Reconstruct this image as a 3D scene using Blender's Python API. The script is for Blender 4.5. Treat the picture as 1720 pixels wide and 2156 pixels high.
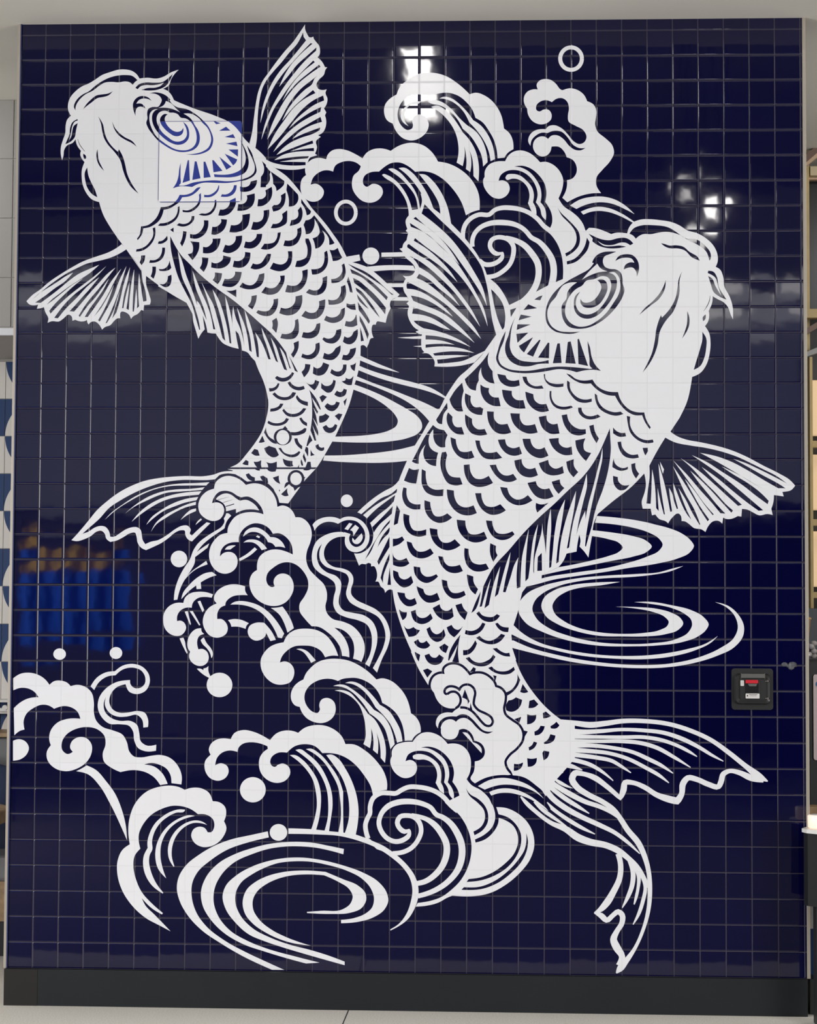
import bpy, bmesh, math, random
import numpy as np
from mathutils import Vector, Matrix, Euler
random.seed(7)
S = bpy.context.scene
for o in list(bpy.data.objects): bpy.data.objects.remove(o)
C = S.collection
PI = math.pi

# ------------------------------------------------------------------ camera, world, lights, exposure
CAM = (0.351686, -7.54998, 1.54644, 1.62177, -0.00513442, 0.0448602, 4057.62)
cd = bpy.data.cameras.new('camera'); cam = bpy.data.objects.new('camera', cd); C.objects.link(cam)
cam.location = CAM[:3]; cam.rotation_euler = CAM[3:6]
cd.sensor_fit = 'HORIZONTAL'; cd.sensor_width = 36; cd.lens = CAM[6]/1720*36; cd.clip_end = 200
S.camera = cam
S.view_settings.view_transform = 'Standard'; S.view_settings.look = 'None'
S.view_settings.gamma = 1; S.view_settings.use_curve_mapping = False
S.view_settings.exposure = 0.0
S.cycles.max_bounces = 6
w = bpy.data.worlds.new('world'); S.world = w; w.use_nodes = True
bg = w.node_tree.nodes['Background']; bg.inputs[0].default_value = (1.0, .985, .975, 1); bg.inputs[1].default_value = .19
def area(name, loc, aim, sx, sy, power, col=(1, .98, .965)):
    l = bpy.data.lights.new(name, 'AREA'); l.shape = 'RECTANGLE'; l.size = sx; l.size_y = sy; l.energy = power; l.color = col
    o = bpy.data.objects.new(name, l); C.objects.link(o); o.location = loc
    o.rotation_euler = (Vector(aim)-Vector(loc)).to_track_quat('-Z', 'Y').to_euler(); return o
area('hall_light', (-5.2, -5.4, 2.1), (.4, 0, 1.9), 2.6, 2.6, 232)
area('hall_light', (6.0, -5.4, 2.1), (-.3, 0, 1.9), 2.6, 2.6, 224)
area('banner_fill', (-5.0, -3.6, 3.2), (-2.65, -6, 1.75), 1.2, 1.2, 420)  # unseen light, added to brighten the mirrored banner
area('side_light', (-2.6, .55, 3.7), (-2.1, 1.9, 1.6), .8, .8, 9)  # area light over the space left of the wall
area('side_light', (2.9, .3, 3.7), (2.3, 2.0, 1.8), .9, .9, 22)

def at(px, py, Y):
    """world x, z of a photograph pixel on the vertical plane y = Y"""
    d = Vector((px-860, 1078-py, -CAM[6])); d.rotate(Euler(CAM[3:6])); s = (Y-CAM[1])/d.y
    return CAM[0]+s*d.x, CAM[2]+s*d.z

# ------------------------------------------------------------------ helpers
def mat(name, col, rough=.5, metal=0, spec=.5, emis=None, es=0, noise=0, nscale=20):
    m = bpy.data.materials.new(name); m.use_nodes = True; n = m.node_tree.nodes; b = n['Principled BSDF']
    b.inputs['Base Color'].default_value = (*col, 1); b.inputs['Roughness'].default_value = rough
    b.inputs['Metallic'].default_value = metal; b.inputs['Specular IOR Level'].default_value = spec
    if emis: b.inputs['Emission Color'].default_value = (*emis, 1); b.inputs['Emission Strength'].default_value = es
    if noise:
        t = n.new('ShaderNodeTexNoise'); t.inputs['Scale'].default_value = nscale; t.inputs['Detail'].default_value = 5
        g = n.new('ShaderNodeNewGeometry'); m.node_tree.links.new(g.outputs['Position'], t.inputs['Vector'])
        r = n.new('ShaderNodeMapRange'); r.inputs['From Min'].default_value = .3; r.inputs['From Max'].default_value = .7
        r.inputs['To Min'].default_value = 1-noise; r.inputs['To Max'].default_value = 1+noise
        m.node_tree.links.new(t.outputs[0], r.inputs['Value'])
        v = n.new('ShaderNodeVectorMath'); v.operation = 'SCALE'; v.inputs[0].default_value = col
        m.node_tree.links.new(r.outputs[0], v.inputs['Scale']); m.node_tree.links.new(v.outputs[0], b.inputs['Base Color'])
    return m
T = .1; X0 = -1.555; ZB = .141; ROWS = 37
ZR0 = ZB+ROWS*T; ZTOP = 3.887; XR = X0+31*T+.008
def tile_material(name, col, grout, rough, spec, bump=1.0, grout_mix=1.0, vary=.16):
    """glossy square tiles: bevelled edges, grout, a slight random tilt and waviness per tile (all in wall coordinates)"""
    m = bpy.data.materials.new(name); m.use_nodes = True; nt = m.node_tree; n = nt.nodes; L = nt.links
    b = n['Principled BSDF']; b.inputs['Specular IOR Level'].default_value = spec
    g = n.new('ShaderNodeNewGeometry'); sp = n.new('ShaderNodeSeparateXYZ'); L.new(g.outputs['Position'], sp.inputs[0])
    def M(op, a, bb=None, c=None, clamp=False):
        x = n.new('ShaderNodeMath'); x.operation = op; x.use_clamp = clamp
        for i, v in enumerate((a, bb, c)):
            if v is None: continue
            if isinstance(v, (int, float)): x.inputs[i].default_value = v
            else: L.new(v, x.inputs[i])
        return x.outputs[0]
    u = M('MULTIPLY', M('SUBTRACT', sp.outputs[0], X0), 1/T); v = M('MULTIPLY', M('SUBTRACT', sp.outputs[2], ZB), 1/T)
    fu = M('FRACT', u); fv = M('FRACT', v)
    cu = M('SUBTRACT', fu, .5); cv = M('SUBTRACT', fv, .5)
    du = M('SUBTRACT', .5, M('ABSOLUTE', cu)); dv = M('SUBTRACT', .5, M('ABSOLUTE', cv))
    d = M('MINIMUM', du, dv)
    gm = n.new('ShaderNodeMapRange'); gm.interpolation_type = 'SMOOTHSTEP'; L.new(d, gm.inputs['Value'])
    gm.inputs['From Min'].default_value = .010; gm.inputs['From Max'].default_value = .026
    gm.inputs['To Min'].default_value = 1; gm.inputs['To Max'].default_value = 0
    cell = n.new('ShaderNodeCombineXYZ'); L.new(M('FLOOR', u), cell.inputs[0]); L.new(M('FLOOR', v), cell.inputs[1])
    wn = n.new('ShaderNodeTexWhiteNoise'); wn.noise_dimensions = '3D'; L.new(cell.outputs[0], wn.inputs['Vector'])
    ws = n.new('ShaderNodeSeparateColor'); L.new(wn.outputs['Color'], ws.inputs[0])
    tilt = M('ADD', M('MULTIPLY', cu, M('MULTIPLY', M('SUBTRACT', ws.outputs[0], .5), .0009)),
             M('MULTIPLY', cv, M('MULTIPLY', M('SUBTRACT', ws.outputs[1], .5), .0016)))
    # bevelled shoulder, drops ~0.7 mm within 4 mm of the joint
    eu = M('MINIMUM', M('MULTIPLY', du, 1/.06), 1.0); ev = M('MINIMUM', M('MULTIPLY', dv, 1/.06), 1.0)
    sh = M('ADD', M('MULTIPLY', M('POWER', M('SUBTRACT', 1.0, eu), 2.0), -.0008), M('MULTIPLY', M('POWER', M('SUBTRACT', 1.0, ev), 2.0), -.0010))
    # faint pillow of the glaze
    pil = M('MULTIPLY', M('ADD', M('MULTIPLY', cu, cu), M('MULTIPLY', cv, cv)), -.0004)
    no = n.new('ShaderNodeTexNoise'); no.inputs['Scale'].default_value = 11; no.inputs['Detail'].default_value = 1.5
    L.new(g.outputs['Position'], no.inputs['Vector'])
    wav = M('MULTIPLY', no.outputs[0], .00030)
    h = M('ADD', M('ADD', M('ADD', tilt, sh), pil), wav)
    bp = n.new('ShaderNodeBump'); bp.inputs['Strength'].default_value = 1; bp.inputs['Distance'].default_value = bump
    L.new(h, bp.inputs['Height']); L.new(bp.outputs[0], b.inputs['Normal'])
    mx = n.new('ShaderNodeMix'); mx.data_type = 'RGBA'
    L.new(M('MULTIPLY', gm.outputs[0], grout_mix), mx.inputs[0])
    # small shade difference from tile to tile
    sc = n.new('ShaderNodeVectorMath'); sc.operation = 'SCALE'; sc.inputs[0].default_value = col
    L.new(M('MULTIPLY_ADD', ws.outputs[2], vary, 1-vary/2), sc.inputs['Scale'])
    L.new(sc.outputs[0], mx.inputs[6]); mx.inputs[7].default_value = (*grout, 1)
    L.new(mx.outputs[2], b.inputs['Base Color'])
    L.new(M('MULTIPLY_ADD', gm.outputs[0], .45, rough), b.inputs['Roughness'])
    return m
NAVY = tile_material('navy_glazed_tile', (.0012, .0013, .027), (.026, .022, .040), .045, .5)
MURAL = tile_material('white_mural_print', (.775, .78, .805), (.71, .715, .74), .18, .35, .4, 1.0, .02)
PANELBLUE = mat('bright_blue_print', (.012, .030, .26), .35, spec=.4)
PANELWHITE = mat('panel_white_print', (.82, .82, .83), .3, spec=.35)

def box(bm, x0, x1, y0, y1, z0, z1, bev=0, mi=0):
    r = bmesh.ops.create_cube(bm, size=1); vs = r['verts']
    for q in vs: q.co = Vector(((x0+x1)/2+q.co.x*(x1-x0), (y0+y1)/2+q.co.y*(y1-y0), (z0+z1)/2+q.co.z*(z1-z0)))
    fs = set(f for q in vs for f in q.link_faces)
    if bev:
        es = set(e for q in vs for e in q.link_edges)
        rb = bmesh.ops.bevel(bm, geom=list(es), offset=bev, segments=3, affect='EDGES', profile=.5)
        fs = set(f for q in vs if q.is_valid for f in q.link_faces) | set(rb['faces'])
    for f in fs: f.material_index = mi
def cyl(bm, p0, p1, r0, r1=None, seg=24, mi=0):
    r1 = r0 if r1 is None else r1
    p0, p1 = Vector(p0), Vector(p1); d = p1-p0
    r = bmesh.ops.create_cone(bm, cap_ends=True, segments=seg, radius1=r0, radius2=r1, depth=d.length)
    mt = Matrix.Translation((p0+p1)/2) @ d.to_track_quat('Z', 'Y').to_matrix().to_4x4()
    bmesh.ops.transform(bm, matrix=mt, verts=r['verts'])
    for f in set(f for q in r['verts'] for f in q.link_faces): f.material_index = mi
def lathe(bm, prof, cx, cy, seg=32, mi=0):
    rings = []
    for r, z in prof: rings.append([bm.verts.new((cx+r*math.cos(2*PI*i/seg), cy+r*math.sin(2*PI*i/seg), z)) for i in range(seg)])
    for a, b in zip(rings, rings[1:]):
        for i in range(seg): bm.faces.new((a[i], a[(i+1) % seg], b[(i+1) % seg], b[i])).material_index = mi
    bm.faces.new(list(reversed(rings[0]))).material_index = mi; bm.faces.new(rings[-1]).material_index = mi
def prism(bm, pts, y0, y1, mi=0):
    a = [bm.verts.new((x, y0, z)) for x, z in pts]; b = [bm.verts.new((x, y1, z)) for x, z in pts]
    fs = [bm.faces.new(a), bm.faces.new(list(reversed(b)))]
    for i in range(len(a)): fs.append(bm.faces.new((a[i], b[i], b[(i+1) % len(a)], a[(i+1) % len(a)])))
    for f in fs: f.material_index = mi
def roundrect(x0, x1, z0, z1, r, n=6):
    o = []
    for cx, cz, a in ((x1-r, z1-r, 0), (x0+r, z1-r, PI/2), (x0+r, z0+r, PI), (x1-r, z0+r, 1.5*PI)):
        for i in range(n+1): o.append((cx+r*math.cos(a+i*PI/2/n), cz+r*math.sin(a+i*PI/2/n)))
    return o
def obj(name, bm, mats, parent=None, smooth=False, normals=True):
    if normals: bmesh.ops.recalc_face_normals(bm, faces=bm.faces)
    me = bpy.data.meshes.new(name); bm.to_mesh(me); bm.free()
    for m in (mats if isinstance(mats, (list, tuple)) else [mats]): me.materials.append(m)
    if smooth:
        for p in me.polygons: p.use_smooth = True
    o = bpy.data.objects.new(name, me); C.objects.link(o)
    if parent: o.parent = parent; o.matrix_parent_inverse = Matrix.Translation(-parent.location)
    return o
def tag(o, label=None, cat=None, group=None, kind=None):
    if label: o['label'] = label
    if cat: o['category'] = cat
    if group: o['group'] = group
    if kind: o['kind'] = kind
    return o
def empty(name, loc, label, cat, group=None):
    o = bpy.data.objects.new(name, None); C.objects.link(o); o.location = loc; o.empty_display_size = .1
    return tag(o, label, cat, group)
def struct(name, bm, m): return tag(obj(name, bm, m), kind='structure')
BM = bmesh.new

# ------------------------------------------------------------------ the room
FLOOR = mat('speckled_terrazzo', (.80, .765, .69), .45, noise=.16, nscale=160)
CEIL = mat('ceiling_plaster', (.86, .83, .75), .8)
GTILE = mat('grey_wall_tile', (.27, .26, .245), .3)
GJOINT = mat('grey_tile_joint', (.27, .27, .29), .7)
SOFFIT = mat('painted_soffit', (.50, .47, .43), .7)
TRIM = mat('champagne_metal_trim', (.40, .36, .30), .35, metal=.3)
BASE = mat('charcoal_skirting', (.0125, .0145, .0165), .5, spec=.22, noise=.08, nscale=3)
BASEEND = mat('charcoal_skirting_end_piece', (.0165, .0150, .0140), .55, spec=.22)
DARK = mat('dark_joint', (.03, .035, .045), .6)

b = BM(); box(b, -7, 7, -1.1, 6, -.1, 0, 0, 0); box(b, -7, 7, -13, -1.1, -.1, -.0002, 0, 1); struct('floor', b, [FLOOR, mat('darkened_hall_floor', (.13, .125, .12), .5)])  # hall floor out of view is darkened to weaken its reflection in the tiles
fx, fz = .0, 0
b = BM()
a0 = at(735, 2122, 0); a1 = at(722, 2156, 0)
# joint line running towards the viewer: from the wall foot at px 735 out past px 722
def floor_pt(px, py):
    d = Vector((px-860, 1078-py, -CAM[6])); d.rotate(Euler(CAM[3:6])); s = -CAM[2]/d.z
    return CAM[0]+s*d.x, CAM[1]+s*d.y
p = floor_pt(734, 2126); q = floor_pt(722, 2155)
dx = (q[0]-p[0])/(q[1]-p[1])
def jx(y): return p[0]+dx*(y-p[1])
vs = [b.verts.new(c) for c in ((jx(-.02)-.002, -.02, .0006), (jx(-.02)+.002, -.02, .0006), (jx(-1.1)+.002, -1.1, .0006), (jx(-1.1)-.002, -1.1, .0006))]
b.faces.new(vs); struct('trim_1', b, DARK)
b = BM(); box(b, -5, 6, -.36, 6, ZTOP, ZTOP+.12); struct('ceiling', b, CEIL)
b = BM(); box(b, -8, 8, -13, -.36, 6.0, 6.1); struct('ceiling_hall', b, mat('dark_hall_ceiling', (.22, .22, .22), .8))
# free standing tiled partition
b = BM(); box(b, X0, XR, 0, .26, 0, ZTOP); struct('wall_front', b, [NAVY])
b = BM(); box(b, X0-.003, XR-.001, -.024, 0, .0, ZB, .001); box(b, X0-.004, X0+.128, -.0255, -.02, 0, ZB-.0005, 0, 1)
struct('baseboard_front', b, [BASE, BASEEND])
b = BM(); box(b, X0-.012, X0, -.006, .02, ZB, ZTOP, .001); struct('trim_2', b, TRIM)
b = BM(); box(b, XR, XR+.013, -.006, .02, ZB, ZTOP, .001); struct('trim_3', b, TRIM)
b = BM(); box(b, X0-.001, X0+.004, -.0075, -.0055, ZB, ZTOP); struct('trim_4', b, mat('blue_tile_edge', (.03, .04, .12), .2))

# bulkhead of large grey tiles behind the left edge, with the patterned wall below it
YB = 1.14; zb = at(20, 705, YB)[1]; zt = ZTOP
b = BM(); box(b, -4.2, -1.50, YB, 2.0, zb, zt)
struct('wall_left', b, SOFFIT)
b = BM()
ys = [at(20, y, YB)[1] for y in (335, 460, 585)]
edges_z = [zb+.034]+sorted(ys)+[zt]
jxx = at(28, 400, YB)[0]
for z0, z1 in zip(edges_z, edges_z[1:]):
    for x0, x1 in ((jxx-.6, jxx), (jxx, -1.50), (jxx-1.2, jxx-.6), (jxx-1.8, jxx-1.2)):
        box(b, x0+.0015, x1-.0015, YB-.008, YB, z0+.0015, z1-.0015, .001)
struct('trim_5', b, GTILE)
b = BM(); box(b, -4.2, -1.50, YB-.012, YB, zb-.004, zb+.03, .002); struct('trim_6', b, mat('pale_edge_strip', (.60, .61, .64), .3))
YP = 2.0
WHITET = mat('cream_wall_tile', (.78, .75, .70), .5, spec=.25); BLUET = mat('blue_wall_tile', (.015, .050, .16), .5, spec=.25)
b = BM(); box(b, -4.2, -1.30, YP, YP+.1, 0, 3.2); struct('wall_back', b, mat('pale_grout', (.40, .39, .37), .7))
b = BM()
rz = [at(12, y, YP)[1] for y in (840, 918, 997, 1076, 1155)]
ph = (rz[0]-rz[4])/4; ztop_t = rz[0]+ph; xj = at(9.5, 1000, YP)[0]; pw = ph
bmt = b
for r in range(-1, 13):
    z1 = rz[0]-(r-0)*ph+0; z0 = z1-ph
    for c in range(-8, 4):
        x0 = xj+c*pw; x1 = x0+pw
        gap = .0015; X = (x0+gap, x1-gap); Z = (z0+gap, z1-gap)
        if (c % 2) == 0:
            base = 1 if r % 2 == 0 else 0        # blue tile with white quarter / white tile with blue quarter
            box(b, X[0], X[1], YP-.006, YP, Z[0], Z[1], 0, base)
            n = 20; R_ = (X[1]-X[0])
            if r % 2 == 0: arc = [(X[1], Z[0])]+[(X[1]-R_*math.sin(i/n*PI/2), Z[0]+R_*math.cos(i/n*PI/2)) for i in range(n+1)]
            else: arc = [(X[1], Z[1])]+[(X[1]-R_*math.sin(i/n*PI/2), Z[1]-R_*math.cos(i/n*PI/2)) for i in range(n+1)]
            prism(b, arc, YP-.0066, YP-.0062, 1-base)
        else:
            base = 1 if r % 2 == 0 else 0
            box(b, X[0], X[1], YP-.006, YP, Z[0], Z[1], 0, base)
            if r % 2: pass
struct('trim_7', b, [WHITET, BLUET])

# ------------------------------------------------------------------ the mural
def spline(P, closed):
    N = len(P); out = []
    for i in range(N if closed else N-1):
        a = P[i]; bb = P[(i+1) % N]; pr = P[(i-1) % N] if (closed or i) else a; nx = P[(i+2) % N] if (closed or i+2 < N) else bb
        ca = a[2] or (not closed and i == 0); cb = bb[2] or (not closed and i+1 == N-1)
        A = (a[0], a[1], a[3]); B = (bb[0], bb[1], bb[3]); K = range(3)
        if ca and cb: out.append(A); continue
        Lg = math.hypot(B[0]-A[0], B[1]-A[1])+1e-6
        def tan(p0, p1, p2):
            d1 = math.hypot(p1[0]-p0[0], p1[1]-p0[1])+1e-6; d2 = math.hypot(p2[0]-p1[0], p2[1]-p1[1])+1e-6
            return [((p1[k]-p0[k])/d1*d2+(p2[k]-p1[k])/d2*d1)/(d1+d2)*Lg for k in K]
        tb = None if cb else tan(A, B, (nx[0], nx[1], nx[3])); ta = None if ca else tan((pr[0], pr[1], pr[3]), A, B)
        if ta is None: ta = [(B[k]-A[k])*1.5-tb[k]*.5 for k in K]
        if tb is None: tb = [(B[k]-A[k])*1.5-ta[k]*.5 for k in K]
        m = max(2, min(8, int(Lg/150)+2))
        for j in range(m):
            t = j/m; t2 = t*t; t3 = t2*t
            out.append(tuple((2*t3-3*t2+1)*A[k]+(t3-2*t2+t)*ta[k]+(-2*t3+3*t2)*B[k]+(t3-t2)*tb[k] for k in K))
    if not closed: out.append((P[-1][0], P[-1][1], P[-1][3]))
    return out
def parse(src):
    """each record: kind + layer, order, then delta-coded outline points in tenths of a millimetre on the wall"""
    for ln in src.split('\n'):
        t = ln.split(); k = t[0][0]; lay, idx = map(int, t[0][1:].split(',')); x = y = 0; P = []
        for s in t[1:]:
            c = s.endswith('!'); v = list(map(int, s.rstrip('!').split(','))); x += v[0]; y += v[1]
            P.append((x, y, c, v[2] if len(v) > 2 else 0))
        yield idx, lay, k, P
def to_polys(k, P):
    """closed rings of (x, z) metres"""
    if k in 'WK': return [[(q[0]*1e-4-1.6, q[1]*1e-4) for q in spline(P, True)]]
    if k == 'h': Q = spline(P, True); Q = Q+Q[:2]; w0 = P[0][3]; Q = [(a, c, w0) for a, c, _ in Q]
    else: Q = spline(P, False)
    A = []; B = []
    for i, (x, y, wd) in enumerate(Q):
        p0 = Q[max(i-1, 0)]; p1 = Q[min(i+1, len(Q)-1)]; dx_, dy_ = p1[0]-p0[0], p1[1]-p0[1]; l = math.hypot(dx_, dy_)+1e-9
        nx, ny = -dy_/l*max(wd, 3)/2, dx_/l*max(wd, 3)/2
        A.append(((x+nx)*1e-4-1.6, (y+ny)*1e-4)); B.append(((x-nx)*1e-4-1.6, (y-ny)*1e-4))
    return [[A[i], A[i+1], B[i+1], B[i]] for i in range(len(A)-1)]
def area2(p): return sum(p[i][0]*p[(i+1) % len(p)][1]-p[(i+1) % len(p)][0]*p[i][1] for i in range(len(p)))
def clip(poly, x0, x1, z0, z1):
    for ax, lim, sg in ((0, x0, 1), (0, x1, -1), (1, z0, 1), (1, z1, -1)):
        out = []
        for i in range(len(poly)):
            a, c = poly[i-1], poly[i]; ia = (a[ax]-lim)*sg >= 0; ic = (c[ax]-lim)*sg >= 0
            if ia != ic:
                t = (lim-a[ax])/(c[ax]-a[ax]); out.append((a[0]+t*(c[0]-a[0]), a[1]+t*(c[1]-a[1])))
            if ic: out.append(c)
        poly = out
        if len(poly) < 3: return None
    return poly
def add_face(bm, poly, y, mi):
    o = []
    for p_ in poly:
        if not o or math.hypot(p_[0]-o[-1][0], p_[1]-o[-1][1]) > 2e-5: o.append(p_)
    while len(o) > 2 and math.hypot(o[0][0]-o[-1][0], o[0][1]-o[-1][1]) < 2e-5: o.pop()
    if len(o) < 3: return
    if area2(o) < 0: o.reverse()
    f = bm.faces.new([bm.verts.new((x, y, z)) for x, z in o]); f.material_index = mi
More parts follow.
